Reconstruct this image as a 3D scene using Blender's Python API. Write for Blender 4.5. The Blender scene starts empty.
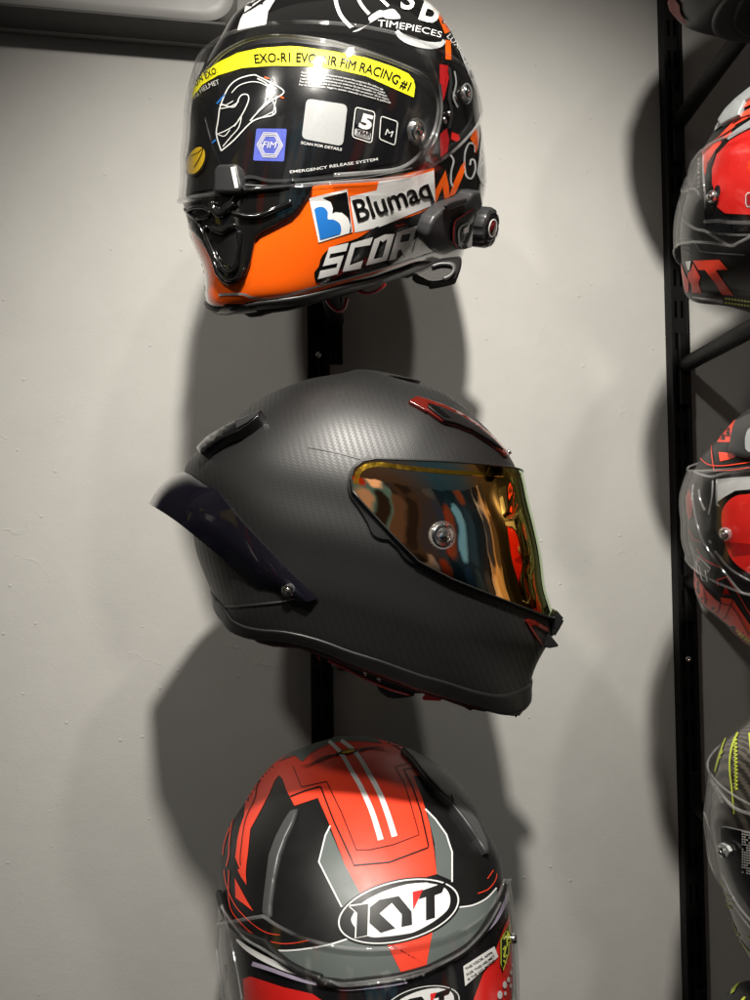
import bpy, bmesh, math, random
import numpy as np
from mathutils import Vector, Matrix
from mathutils.bvhtree import BVHTree
from mathutils.geometry import interpolate_bezier
random.seed(4)
C = bpy.context.scene.collection
SC = bpy.context.scene
R = math.radians
# ------------------------------------------------------------------ camera
F = 720.0; CX, CY = 375.0, 500.0
CP, CR = R(1.7), R(.75)
_f = np.array([0, math.cos(CP), math.sin(CP)]); _u = np.array([0, -math.sin(CP), math.cos(CP)]); _r = np.array([1., 0, 0])
RA = _r*math.cos(CR) - _u*math.sin(CR); UA = _u*math.cos(CR) + _r*math.sin(CR); FA = _f
cam = bpy.data.cameras.new('camera'); camo = bpy.data.objects.new('camera', cam); C.objects.link(camo)
cam.sensor_fit = 'VERTICAL'; cam.sensor_height = 36; cam.lens = F/1000*36; cam.clip_start = .01; cam.clip_end = 60
camo.matrix_world = Matrix(((RA[0], UA[0], -FA[0], 0), (RA[1], UA[1], -FA[1], 0), (RA[2], UA[2], -FA[2], 0), (0, 0, 0, 1)))
SC.camera = camo
# ------------------------------------------------------------------ view, world
SC.view_settings.view_transform = 'Standard'; SC.view_settings.look = 'None'
SC.view_settings.exposure = 0; SC.view_settings.gamma = 1
W = bpy.data.worlds.new('World'); SC.world = W; W.use_nodes = True
nt = W.node_tree; nt.nodes.clear()
def N(nt, t, **k):
    n = nt.nodes.new(t)
    for a, b in k.items():
        if a.startswith('i_'):
            key = a[2:]; key = int(key) if key.isdigit() else key
            n.inputs[key].default_value = b
        else: setattr(n, a, b)
    return n
def ramp(nt, stops, interp='LINEAR'):
    n = nt.nodes.new('ShaderNodeValToRGB'); cr = n.color_ramp; cr.interpolation = interp
    while len(cr.elements) < len(stops): cr.elements.new(.5)
    for e, (p, c) in zip(cr.elements, stops):
        e.position = p; e.color = (*c, 1)
    return n
def world_nodes():
    L = nt.links.new
    tc = N(nt, 'ShaderNodeTexCoord'); sep = N(nt, 'ShaderNodeSeparateXYZ'); L(tc.outputs['Generated'], sep.inputs[0])
    base = ramp(nt, [(0, (.012, .011, .010)), (.42, (.018, .017, .015)), (.6, (.04, .037, .033)), (.8, (.11, .105, .095)), (1, (.16, .15, .135))])
    mz = N(nt, 'ShaderNodeMath', operation='MULTIPLY_ADD', i_1=.5, i_2=.5); L(sep.outputs[2], mz.inputs[0]); L(mz.outputs[0], base.inputs[0])
    # unseen racks across the shop, added for visors to reflect: rounded goods, some bright
    ny = N(nt, 'ShaderNodeMath', operation='MULTIPLY', i_1=-1.); L(sep.outputs[1], ny.inputs[0])
    a0 = N(nt, 'ShaderNodeMath', operation='ARCTAN2'); L(sep.outputs[0], a0.inputs[0]); L(ny.outputs[0], a0.inputs[1])
    e0 = N(nt, 'ShaderNodeMath', operation='ARCSINE'); L(sep.outputs[2], e0.inputs[0])
    wz = N(nt, 'ShaderNodeTexNoise', i_Scale=9.0, i_Detail=2.0); L(tc.outputs['Generated'], wz.inputs['Vector'])
    az = N(nt, 'ShaderNodeMath', operation='MULTIPLY_ADD', i_1=.09); L(wz.outputs[0], az.inputs[0]); L(a0.outputs[0], az.inputs[2])
    ws = N(nt, 'ShaderNodeSeparateColor'); L(wz.outputs['Color'], ws.inputs[0])
    el = N(nt, 'ShaderNodeMath', operation='MULTIPLY_ADD', i_1=.12); L(ws.outputs[1], el.inputs[0]); L(e0.outputs[0], el.inputs[2])
    au = N(nt, 'ShaderNodeMath', operation='MULTIPLY', i_1=8.5); L(az.outputs[0], au.inputs[0]); ev = N(nt, 'ShaderNodeMath', operation='MULTIPLY', i_1=3.6); L(el.outputs[0], ev.inputs[0])
    def fl(o, op):
        n = N(nt, 'ShaderNodeMath', operation=op); L(o, n.inputs[0]); return n.outputs[0]
    fu, fv, gu, gv = fl(au.outputs[0], 'FLOOR'), fl(ev.outputs[0], 'FLOOR'), fl(au.outputs[0], 'FRACT'), fl(ev.outputs[0], 'FRACT')
    cb = N(nt, 'ShaderNodeCombineXYZ'); L(fu, cb.inputs[0]); L(fv, cb.inputs[1])
    wn = N(nt, 'ShaderNodeTexWhiteNoise'); wn.noise_dimensions = '3D'; L(cb.outputs[0], wn.inputs['Vector'])
    cr = ramp(nt, [(0, (.02, .02, .02)), (.26, (.10, .085, .07)), (.42, (.04, .045, .06)), (.56, (.45, .42, .36)), (.66, (.4, .05, .015)), (.74, (.05, .05, .05)), (.84, (.42, .32, .08)), (.92, (1.1, 1.0, .85))], 'CONSTANT'); L(wn.outputs['Value'], cr.inputs[0])
    cg = N(nt, 'ShaderNodeCombineXYZ'); L(gu, cg.inputs[0]); L(gv, cg.inputs[1])
    ds = N(nt, 'ShaderNodeVectorMath', operation='DISTANCE'); ds.inputs[1].default_value = (.5, .5, 0); L(cg.outputs[0], ds.inputs[0])
    ms = N(nt, 'ShaderNodeMapRange'); ms.inputs[1].default_value = .33; ms.inputs[2].default_value = .55; ms.inputs[3].default_value = 1; ms.inputs[4].default_value = 0; L(ds.outputs['Value'], ms.inputs[0])
    # made-up bays behind them, added to brighten the visors: warm, dark and blue-green
    bw = N(nt, 'ShaderNodeMath', operation='MULTIPLY', i_1=2.3); L(az.outputs[0], bw.inputs[0]); bf = fl(bw.outputs[0], 'FLOOR'); bx = fl(bw.outputs[0], 'FRACT')
    bn = N(nt, 'ShaderNodeTexWhiteNoise'); bn.noise_dimensions = '1D'; L(bf, bn.inputs['W'])
    bc = ramp(nt, [(0, (.05, .045, .04)), (.25, (.36, .29, .2)), (.5, (.09, .27, .36)), (.65, (.62, .50, .36)), (.85, (.035, .03, .028))], 'CONSTANT'); L(bn.outputs['Value'], bc.inputs[0])
    bg_ = N(nt, 'ShaderNodeMath', operation='LESS_THAN', i_1=.9); L(bx, bg_.inputs[0])
    bm_ = N(nt, 'ShaderNodeMixRGB', i_1=(.02, .02, .02, 1)); L(bg_.outputs[0], bm_.inputs[0]); L(bc.outputs[0], bm_.inputs[2])
    rb = N(nt, 'ShaderNodeMixRGB'); L(ms.outputs[0], rb.inputs[0]); L(bm_.outputs[0], rb.inputs[1]); L(cr.outputs[0], rb.inputs[2])
    # dimmed below counter height so the lower shells reflect dark
    dk = N(nt, 'ShaderNodeMapRange'); dk.inputs[1].default_value = -.24; dk.inputs[2].default_value = -.03; dk.inputs[3].default_value = .13; dk.inputs[4].default_value = 1.15; L(e0.outputs[0], dk.inputs[0])
    rd = N(nt, 'ShaderNodeVectorMath', operation='SCALE'); L(rb.outputs[0], rd.inputs[0]); L(dk.outputs[0], rd.inputs['Scale'])
    lt = N(nt, 'ShaderNodeMath', operation='LESS_THAN', i_1=-.12); L(sep.outputs[1], lt.inputs[0])
    ae = N(nt, 'ShaderNodeMath', operation='ABSOLUTE'); L(el.outputs[0], ae.inputs[0]); lz = N(nt, 'ShaderNodeMath', operation='LESS_THAN', i_1=.44); L(ae.outputs[0], lz.inputs[0])
    mu = N(nt, 'ShaderNodeMath', operation='MULTIPLY'); L(lt.outputs[0], mu.inputs[0]); L(lz.outputs[0], mu.inputs[1])
    mx = N(nt, 'ShaderNodeMixRGB'); L(mu.outputs[0], mx.inputs[0]); L(base.outputs[0], mx.inputs[1]); L(rd.outputs[0], mx.inputs[2])
    bg = N(nt, 'ShaderNodeBackground', i_Strength=.7); L(mx.outputs[0], bg.inputs[0])
    out = N(nt, 'ShaderNodeOutputWorld'); L(bg.outputs[0], out.inputs[0])
world_nodes()
# ------------------------------------------------------------------ the shop's ceiling spotlights
def spot(name, loc, aim, power, cone, blend, rad=.03, col=(1, .93, .82)):
    l = bpy.data.lights.new(name, 'SPOT'); l.energy = power; l.spot_size = R(cone); l.spot_blend = blend
    l.shadow_soft_size = rad; l.color = col
    o = bpy.data.objects.new(name, l); C.objects.link(o); o.location = loc
    o.rotation_euler = (Vector(aim)-Vector(loc)).to_track_quat('-Z', 'Y').to_euler()
spot('ceiling_spotlight', (.07, -.22, .88), (.09, .85, -.085), 114, 73, 1, .034, (1, .95, .87))
spot('ceiling_spotlight.001', (.46, -.35, 1.15), (.06, .85, -.22), 27, 52, 1, .04, (1, .95, .87))
spot('ceiling_spotlight.002', (-.5, -.35, .95), (.0, .85, -.16), 25, 58, 1, .04, (1, .95, .87))

# ------------------------------------------------------------------ materials
def mat(name, col, rough=.5, metal=0., coat=0., spec=.5, bump=None, var=0., vscale=40., coat_r=.03, emit=None):
    m = bpy.data.materials.new(name); m.use_nodes = True; t = m.node_tree; b = t.nodes['Principled BSDF']
    b.inputs['Base Color'].default_value = (*col, 1); b.inputs['Roughness'].default_value = rough
    b.inputs['Metallic'].default_value = metal; b.inputs['Coat Weight'].default_value = coat
    b.inputs['Coat Roughness'].default_value = coat_r
    b.inputs['Specular IOR Level'].default_value = spec
    tc = N(t, 'ShaderNodeTexCoord')
    # fine handling wear in the gloss
    n1 = N(t, 'ShaderNodeTexNoise', i_Scale=vscale, i_Detail=6.0); t.links.new(tc.outputs['Object'], n1.inputs['Vector'])
    mr = N(t, 'ShaderNodeMapRange', i_3=max(rough-.04, .01), i_4=rough+.09); mr.inputs[1].default_value = .35; mr.inputs[2].default_value = .75
    t.links.new(n1.outputs[0], mr.inputs[0]); t.links.new(mr.outputs[0], b.inputs['Roughness'])
    if var:
        mx = N(t, 'ShaderNodeMixRGB', i_1=(*[c*(1-var) for c in col], 1), i_2=(*[min(c*(1+var), 1) for c in col], 1))
        n3 = N(t, 'ShaderNodeTexNoise', i_Scale=vscale*.4, i_Detail=5.0); t.links.new(tc.outputs['Object'], n3.inputs['Vector'])
        t.links.new(n3.outputs[0], mx.inputs[0]); t.links.new(mx.outputs[0], b.inputs['Base Color'])
    if bump:
        n2 = N(t, 'ShaderNodeTexNoise', i_Scale=bump[0], i_Detail=4.0); t.links.new(tc.outputs['Object'], n2.inputs['Vector'])
        bp = N(t, 'ShaderNodeBump', i_Strength=bump[1], i_Distance=bump[2]); t.links.new(n2.outputs[0], bp.inputs['Height'])
        t.links.new(bp.outputs[0], b.inputs['Normal'])
    return m
def wall_mat():
    m = mat('painted_plaster', (.4, .39, .37), .75, spec=.25); t = m.node_tree; b = t.nodes['Principled BSDF']; L = t.links.new
    tc = N(t, 'ShaderNodeTexCoord')
    n1 = N(t, 'ShaderNodeTexNoise', i_Scale=6.0, i_Detail=8.0, i_Roughness=.65); L(tc.outputs['Object'], n1.inputs['Vector'])
    rp = ramp(t, [(.3, (.385, .378, .358)), (.55, (.41, .403, .382)), (.8, (.43, .423, .40))]); L(n1.outputs[0], rp.inputs[0])
    n2 = N(t, 'ShaderNodeTexNoise', i_Scale=420.0, i_Detail=3.0); L(tc.outputs['Object'], n2.inputs['Vector'])
    n3 = N(t, 'ShaderNodeTexNoise', i_Scale=22.0, i_Detail=5.0); L(tc.outputs['Object'], n3.inputs['Vector'])
    # hairline cracks of the skim coat: warped cell borders, kept only here and there
    wn = N(t, 'ShaderNodeTexNoise', i_Scale=14.0, i_Detail=6.0); L(tc.outputs['Object'], wn.inputs['Vector'])
    wm = N(t, 'ShaderNodeMixRGB', i_0=.14); L(tc.outputs['Object'], wm.inputs[1]); L(wn.outputs['Color'], wm.inputs[2])
    vo = N(t, 'ShaderNodeTexVoronoi', i_Scale=3.2); vo.feature = 'DISTANCE_TO_EDGE'; L(wm.outputs[0], vo.inputs['Vector'])
    cr = N(t, 'ShaderNodeMapRange'); cr.inputs[1].default_value = 0; cr.inputs[2].default_value = .006; cr.inputs[3].default_value = 1; cr.inputs[4].default_value = 0
    L(vo.outputs[0], cr.inputs[0])
    mk = N(t, 'ShaderNodeMapRange'); mk.inputs[1].default_value = .55; mk.inputs[2].default_value = .68; L(n3.outputs[0], mk.inputs[0])
    cm = N(t, 'ShaderNodeMath', operation='MULTIPLY'); L(cr.outputs[0], cm.inputs[0]); L(mk.outputs[0], cm.inputs[1])
    h1 = N(t, 'ShaderNodeMath', operation='MULTIPLY', i_1=.25); L(n2.outputs[0], h1.inputs[0])
    h2 = N(t, 'ShaderNodeMath', operation='MULTIPLY_ADD', i_1=1.2); L(n3.outputs[0], h2.inputs[0]); L(h1.outputs[0], h2.inputs[2])
    h3 = N(t, 'ShaderNodeMath', operation='MULTIPLY_ADD', i_1=.5); L(cm.outputs[0], h3.inputs[0]); L(h2.outputs[0], h3.inputs[2])
    # specks of grit under the paint
    v2 = N(t, 'ShaderNodeTexVoronoi', i_Scale=30.0); L(tc.outputs['Object'], v2.inputs['Vector'])
    s2 = N(t, 'ShaderNodeMapRange'); s2.inputs[1].default_value = .03; s2.inputs[2].default_value = .06; s2.inputs[3].default_value = 1.; s2.inputs[4].default_value = 0; L(v2.outputs[0], s2.inputs[0])
    h4 = N(t, 'ShaderNodeMath', operation='MULTIPLY_ADD', i_1=.8); L(s2.outputs[0], h4.inputs[0]); L(h3.outputs[0], h4.inputs[2])
    bp = N(t, 'ShaderNodeBump', i_Strength=.55, i_Distance=.0012); L(h4.outputs[0], bp.inputs['Height']); L(bp.outputs[0], b.inputs['Normal'])
    L(rp.outputs[0], b.inputs['Base Color'])
    return m
def carbon(name, c1, c2, cell, ang, rough, coat=0., swap='XZ'):
    m = bpy.data.materials.new(name); m.use_nodes = True; t = m.node_tree; b = t.nodes['Principled BSDF']; L = t.links.new
    tc = N(t, 'ShaderNodeTexCoord'); mp = N(t, 'ShaderNodeMapping'); mp.inputs['Rotation'].default_value = (0, R(ang), 0)
    # the cloth drapes round the shell: bend the weave with the helmet's form
    sx = N(t, 'ShaderNodeSeparateXYZ'); L(tc.outputs['Object'], sx.inputs[0])
    q = N(t, 'ShaderNodeMath', operation='MULTIPLY'); L(sx.outputs[0], q.inputs[0]); L(sx.outputs[2], q.inputs[1])
    q2 = N(t, 'ShaderNodeMath', operation='MULTIPLY_ADD', i_1=1.1); L(q.outputs[0], q2.inputs[0]); L(sx.outputs[0], q2.inputs[2])
    cb = N(t, 'ShaderNodeCombineXYZ'); L(q2.outputs[0], cb.inputs[0]); L(sx.outputs[1], cb.inputs[1]); L(sx.outputs[2], cb.inputs[2])
    L(cb.outputs[0], mp.inputs[0]); mp.inputs['Scale'].default_value = (1/cell, 1, 1/cell)
    s = N(t, 'ShaderNodeSeparateXYZ'); L(mp.outputs[0], s.inputs[0])
    fu = N(t, 'ShaderNodeMath', operation='FLOOR'); L(s.outputs[0], fu.inputs[0])
    fv = N(t, 'ShaderNodeMath', operation='FLOOR'); L(s.outputs[2], fv.inputs[0])
    ad = N(t, 'ShaderNodeMath', operation='ADD'); L(fu.outputs[0], ad.inputs[0]); L(fv.outputs[0], ad.inputs[1])
    ml = N(t, 'ShaderNodeMath', operation='MULTIPLY', i_1=.25); L(ad.outputs[0], ml.inputs[0])
    fr = N(t, 'ShaderNodeMath', operation='FRACT'); L(ml.outputs[0], fr.inputs[0])
    gt = N(t, 'ShaderNodeMath', operation='GREATER_THAN', i_1=.4); L(fr.outputs[0], gt.inputs[0])
    mx = N(t, 'ShaderNodeMixRGB', i_1=(*c1, 1), i_2=(*c2, 1)); L(gt.outputs[0], mx.inputs[0]); L(mx.outputs[0], b.inputs['Base Color'])
    rr = N(t, 'ShaderNodeMapRange', i_3=rough+.05, i_4=rough-.02); L(gt.outputs[0], rr.inputs[0]); L(rr.outputs[0], b.inputs['Roughness'])
    # each tow is a small rounded ridge
    pu = N(t, 'ShaderNodeMath', operation='PINGPONG', i_1=.5); L(s.outputs[0], pu.inputs[0])
    pv = N(t, 'ShaderNodeMath', operation='PINGPONG', i_1=.5); L(s.outputs[2], pv.inputs[0])
    hm = N(t, 'ShaderNodeMixRGB'); L(gt.outputs[0], hm.inputs[0]); L(pu.outputs[0], hm.inputs[1]); L(pv.outputs[0], hm.inputs[2])
    bp = N(t, 'ShaderNodeBump', i_Strength=.14, i_Distance=.0004); L(hm.outputs[0], bp.inputs['Height']); L(bp.outputs[0], b.inputs['Normal'])
    b.inputs['Specular IOR Level'].default_value = .66; b.inputs['Coat Weight'].default_value = coat; b.inputs['Coat Roughness'].default_value = .08
    return m
def clear(name, tint=(.97, .97, .97), haze=.035, ior=1.5):
    m = bpy.data.materials.new(name); m.use_nodes = True; t = m.node_tree; L = t.links.new; t.nodes.clear()
    lw = N(t, 'ShaderNodeLayerWeight', i_Blend=.5); p5 = N(t, 'ShaderNodeMath', operation='POWER', i_1=4.0); L(lw.outputs['Facing'], p5.inputs[0])
    fz = N(t, 'ShaderNodeMath', operation='MULTIPLY_ADD', i_1=.45, i_2=.04*(ior/1.5)**4); L(p5.outputs[0], fz.inputs[0]); tr = N(t, 'ShaderNodeBsdfTransparent', i_0=(*tint, 1)); gl = N(t, 'ShaderNodeBsdfGlossy', i_Roughness=.025)
    df = N(t, 'ShaderNodeBsdfDiffuse', i_0=(.8, .8, .8, 1))
    a = N(t, 'ShaderNodeMixShader'); L(fz.outputs[0], a.inputs[0]); L(tr.outputs[0], a.inputs[1]); L(gl.outputs[0], a.inputs[2])
    tc = N(t, 'ShaderNodeTexCoord'); n = N(t, 'ShaderNodeTexNoise', i_Scale=18.0, i_Detail=3.0, i_Roughness=.5); L(tc.outputs['Object'], n.inputs['Vector'])
    mr = N(t, 'ShaderNodeMapRange', i_3=0., i_4=haze*2); mr.inputs[1].default_value = .4; mr.inputs[2].default_value = .8; L(n.outputs[0], mr.inputs[0])
    b2 = N(t, 'ShaderNodeMixShader'); L(mr.outputs[0], b2.inputs[0]); L(a.outputs[0], b2.inputs[1]); L(df.outputs[0], b2.inputs[2])
    o = N(t, 'ShaderNodeOutputMaterial'); L(b2.outputs[0], o.inputs[0])
    return m
def iridium():
    m = bpy.data.materials.new('iridium_mirror_coating'); m.use_nodes = True; t = m.node_tree; b = t.nodes['Principled BSDF']; L = t.links.new
    lw = N(t, 'ShaderNodeLayerWeight', i_Blend=.42)
    tc = N(t, 'ShaderNodeTexCoord')
    n = N(t, 'ShaderNodeTexNoise', i_Scale=7.0, i_Detail=3.0); L(tc.outputs['Object'], n.inputs['Vector'])
    ma = N(t, 'ShaderNodeMath', operation='MULTIPLY_ADD', i_1=.16); L(n.outputs[0], ma.inputs[0]); L(lw.outputs['Facing'], ma.inputs[2])
    rp = ramp(t, [(.05, (.95, .42, .18)), (.12, (.8, .4, .2)), (.19, (.22, .5, .62)), (.26, (.35, .5, .5)), (.33, (1., .46, .12)), (.5, (1., .58, .1)), (.66, (.95, .82, .12)), (.82, (.5, .78, .22)), (1, (.5, .75, .45))])
    L(ma.outputs[0], rp.inputs[0]); L(rp.outputs[0], b.inputs['Base Color'])
    b.inputs['Metallic'].default_value = 1; b.inputs['Roughness'].default_value = .035
    return m
M = dict(
 wall=wall_mat(),
 black=mat('gloss_black_paint', (.005, .005, .005), .12, coat=1., bump=(900, .02, .0002)),
 mblack=mat('satin_black_paint', (.006, .006, .006), .40, spec=.38, bump=(1500, .05, .0002)),
 rubber=mat('black_rubber', (.008, .008, .008), .42, bump=(300, .08, .0004)),
 softgrey=mat('grey_plastic', (.06, .06, .061), .38, bump=(700, .06, .0002)),
 dgrey=mat('dark_grey_plastic', (.022, .022, .023), .38, bump=(700, .06, .0002)),
 orange=mat('orange_paint', (.88, .115, .005), .2, coat=1., var=.05),
 white=mat('white_paint', (.74, .74, .72), .25, coat=.8, var=.03),
 gwhite=mat('pale_grey_paint', (.45, .46, .46), .25, coat=.8, var=.05),
 mred=mat('matt_red_paint', (.82, .055, .022), .38, var=.05),
 red=mat('red_film', (.72, .02, .016), .3, coat=.6, var=.08),
 dred=mat('deep_red_plastic', (.35, .01, .012), .25, coat=.5),
 mgrey=mat('grey_green_paint', (.105, .125, .118), .4, var=.05),
 mwhite=mat('matt_white_paint', (.72, .73, .72), .38, var=.03),
 silver=mat('silver_paint', (.33, .35, .35), .35, metal=.3, var=.05),
 yellow=mat('yellow_print', (.86, .8, .015), .5, spec=.3),
 neon=mat('acid_yellow_paint', (.62, .72, .06), .35),
 gold=mat('amber_sticker', (.7, .45, .02), .3, coat=.5),
 blue=mat('blue_print', (.015, .16, .52), .3, coat=.8),
 holo=mat('blue_violet_foil', (.1, .13, .55), .25, coat=.8, var=.5, vscale=120),
 lilac=mat('lilac_reflection', (.42, .36, .48), .2, coat=1., var=.3, vscale=200),  # colour of the reflection painted under the red helmet's visor
 film=mat('black_film', (.006, .006, .007), .2, spec=.4),
 chrome=mat('polished_metal', (.8, .8, .78), .14, metal=1.),
 steel=mat('black_powder_coat', (.004, .004, .004), .5, spec=.2, bump=(900, .1, .0002)),
 fabric=mat('dark_fabric', (.012, .011, .011), .95, spec=.2, bump=(600, .5, .0008)),
 fabgrey=mat('grey_mesh_fabric', (.06, .058, .055), .9, spec=.2, bump=(500, .6, .001)),
 ac=mat('white_appliance_plastic', (.3, .295, .285), .45, var=.02),
 carbon=carbon('matt_carbon_twill', (.0028, .0028, .0027), (.0075, .0075, .0073), .0018, -28, .48),
 carbon2=carbon('gloss_carbon_twill', (.02, .018, .015), (.10, .085, .07), .0014, -25, .35, .6),
 clear=clear('clear_polycarbonate', haze=.0),
 lens=clear('clear_lens', (.97, .97, .97), .10, 1.9),
 mirror=iridium(),
 smoke=mat('gloss_smoke_plastic', (.0035, .0032, .0055), .08, coat=0., spec=.5),
 redglass=mat('translucent_red_trim', (.10, .008, .005), .15, coat=1.),
)
# ------------------------------------------------------------------ mesh helpers
def tag(o, label=None, cat=None, group=None, kind=None):
    if label: o['label'] = label
    if cat: o['category'] = cat
    if group: o['group'] = group
    if kind: o['kind'] = kind
    return o
def emit(name, V, Fc, m, parent=None, smooth=True, label=None):
    me = bpy.data.meshes.new(name); off = Vector(parent_loc(parent))
    me.from_pydata([tuple(Vector(v)-off) for v in V], [], Fc); me.validate(); me.update()
    if m: me.materials.append(m)
    if smooth: me.polygons.foreach_set('use_smooth', [True]*len(me.polygons))
    o = bpy.data.objects.new(name, me); C.objects.link(o)
    LOCS[o.name] = tuple(off)
    if parent: o.parent = parent
    if label: o['label'] = label
    return o
LOCS = {}
def parent_loc(p):
    return (0, 0, 0) if p is None else LOCS[p.name]
def empty(name, loc, label, cat, group=None):
    o = bpy.data.objects.new(name, None); o.empty_display_size = .02; C.objects.link(o); o.location = loc
    LOCS[o.name] = tuple(loc)
    return tag(o, label, cat, group)
def box_data(x0, x1, y0, y1, z0, z1, bev=0., seg=2, mtx=None):
    bm = bmesh.new(); bmesh.ops.create_cube(bm, size=1)
    for v in bm.verts: v.co = Vector(((x0+x1)/2+v.co.x*(x1-x0), (y0+y1)/2+v.co.y*(y1-y0), (z0+z1)/2+v.co.z*(z1-z0)))
    if bev: bmesh.ops.bevel(bm, geom=list(bm.edges), offset=bev, segments=seg, affect='EDGES', profile=.5)
    if mtx: bm.transform(mtx)
    return bm_data(bm)
def bm_data(bm):
    bm.verts.index_update(); V = [v.co.copy() for v in bm.verts]; Fc = [[v.index for v in f.verts] for f in bm.faces]; bm.free(); return V, Fc
def join(*ds):
    V, Fc = [], []
    for v, f in ds:
        n = len(V); V += list(v); Fc += [[i+n for i in q] for q in f]
    return V, Fc
def tube(path, r, n=10, cap=True, closed=False):
    P = [Vector(p) for p in path]; k = len(P); V, Fc = [], []
    up = None
    for i, p in enumerate(P):
        a = P[(i-1) % k] if (closed or i > 0) else p; b = P[(i+1) % k] if (closed or i < k-1) else p
        t = (b-a).normalized()
        if up is None: up = t.orthogonal().normalized()
        up = (up - t*up.dot(t)); up = up.normalized() if up.length > 1e-6 else t.orthogonal().normalized()
        s = t.cross(up); rr = r[i] if hasattr(r, '__len__') else r
        for j in range(n):
            an = 2*math.pi*j/n; V.append(p+(up*math.cos(an)+s*math.sin(an))*rr)
    for i in range(k if closed else k-1):
        for j in range(n):
            Fc.append([i*n+j, i*n+(j+1) % n, ((i+1) % k)*n+(j+1) % n, ((i+1) % k)*n+j])
    if cap and not closed:
        Fc.append(list(range(n))[::-1]); Fc.append([(k-1)*n+j for j in range(n)])
    return V, Fc
def lathe(prof, axis_o, axis_d, n=28, fn=None):
    d = Vector(axis_d).normalized(); u = d.orthogonal().normalized(); w = d.cross(u); o = Vector(axis_o); V, Fc = [], []
    for r, h in prof:
        for j in range(n):
            a = 2*math.pi*j/n; rr = r*(fn(j) if fn and fn(j) else 1) if fn else r
            V.append(o+d*h+(u*math.cos(a)+w*math.sin(a))*rr)
    k = len(prof)
    for i in range(k-1):
        for j in range(n): Fc.append([i*n+j, i*n+(j+1) % n, (i+1)*n+(j+1) % n, (i+1)*n+j])
    Fc.append(list(range(n))[::-1]); Fc.append([(k-1)*n+j for j in range(n)])
    return V, Fc
def cat2(P, n=6, closed=False):
    P = [np.array(p, float) for p in P]; k = len(P); out = []
    for i in range(k if closed else k-1):
        g = (lambda j: P[j % k]) if closed else (lambda j: P[min(max(j, 0), k-1)])
        p0, p1, p2, p3 = g(i-1), g(i), g(i+1), g(i+2)
        for j in range(n):
            t = j/n; out.append(.5*((2*p1)+(-p0+p2)*t+(2*p0-5*p1+4*p2-p3)*t*t+(-p0+3*p1-3*p2+p3)*t**3))
    if not closed: out.append(P[-1])
    return [tuple(q) for q in out]
def ray(x, y):
    d = FA*F + RA*(x-CX) + UA*(CY-y); return Vector(d).normalized()
def at(x, y, Y):
    d = ray(x, y); return d*(Y/d.y)
def proj(P):
    P = np.asarray(P); d = P@FA
    return np.stack([CX+F*(P@RA)/d, CY-F*(P@UA)/d], -1)
# ------------------------------------------------------------------ helmet shell
def rotm(yaw, pitch, roll):
    return np.array(Matrix.Rotation(yaw, 3, 'Z') @ Matrix.Rotation(pitch, 3, 'Y') @ Matrix.Rotation(roll, 3, 'X'))
T0 = [(-.125, .125, -.095, .088), (-.115, .143, -.108, .098), (-.09, .152, -.122, .108), (-.05, .155, -.138, .118), (0, .147, -.150, .125),
      (.04, .132, -.150, .124), (.08, .104, -.137, .112), (.11, .066, -.110, .087), (.13, .018, -.066, .050), (.135, -.022, -.022, 0)]
def shape_T(a, b, wl, nf, fl, bl, ft, bt):
    T = [list(t) for t in T0]
    for i, (kf, kb, kw) in enumerate([(1, 1, 1), (.8, .9, .8), (.5, .6, .5), (.2, .3, .2)]):
        T[i][1] += fl*kf; T[i][2] -= bl*kb; T[i][3] += wl*kw
    for i, k in ((6, .6), (7, 1), (8, .8)): T[i][1] += ft*k; T[i][2] -= bt*k
    return T
def catm(P, n):
    P = np.array(P, float); out = []
    for i in range(1, len(P)-2):
        p0, p1, p2, p3 = P[i-1], P[i], P[i+1], P[i+2]
        for j in range(n):
            t = j/n; out.append(.5*((2*p1)+(-p0+p2)*t+(2*p0-5*p1+4*p2-p3)*t*t+(-p0+3*p1-3*p2+p3)*t**3))
    out.append(P[-2]); return np.array(out)
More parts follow.
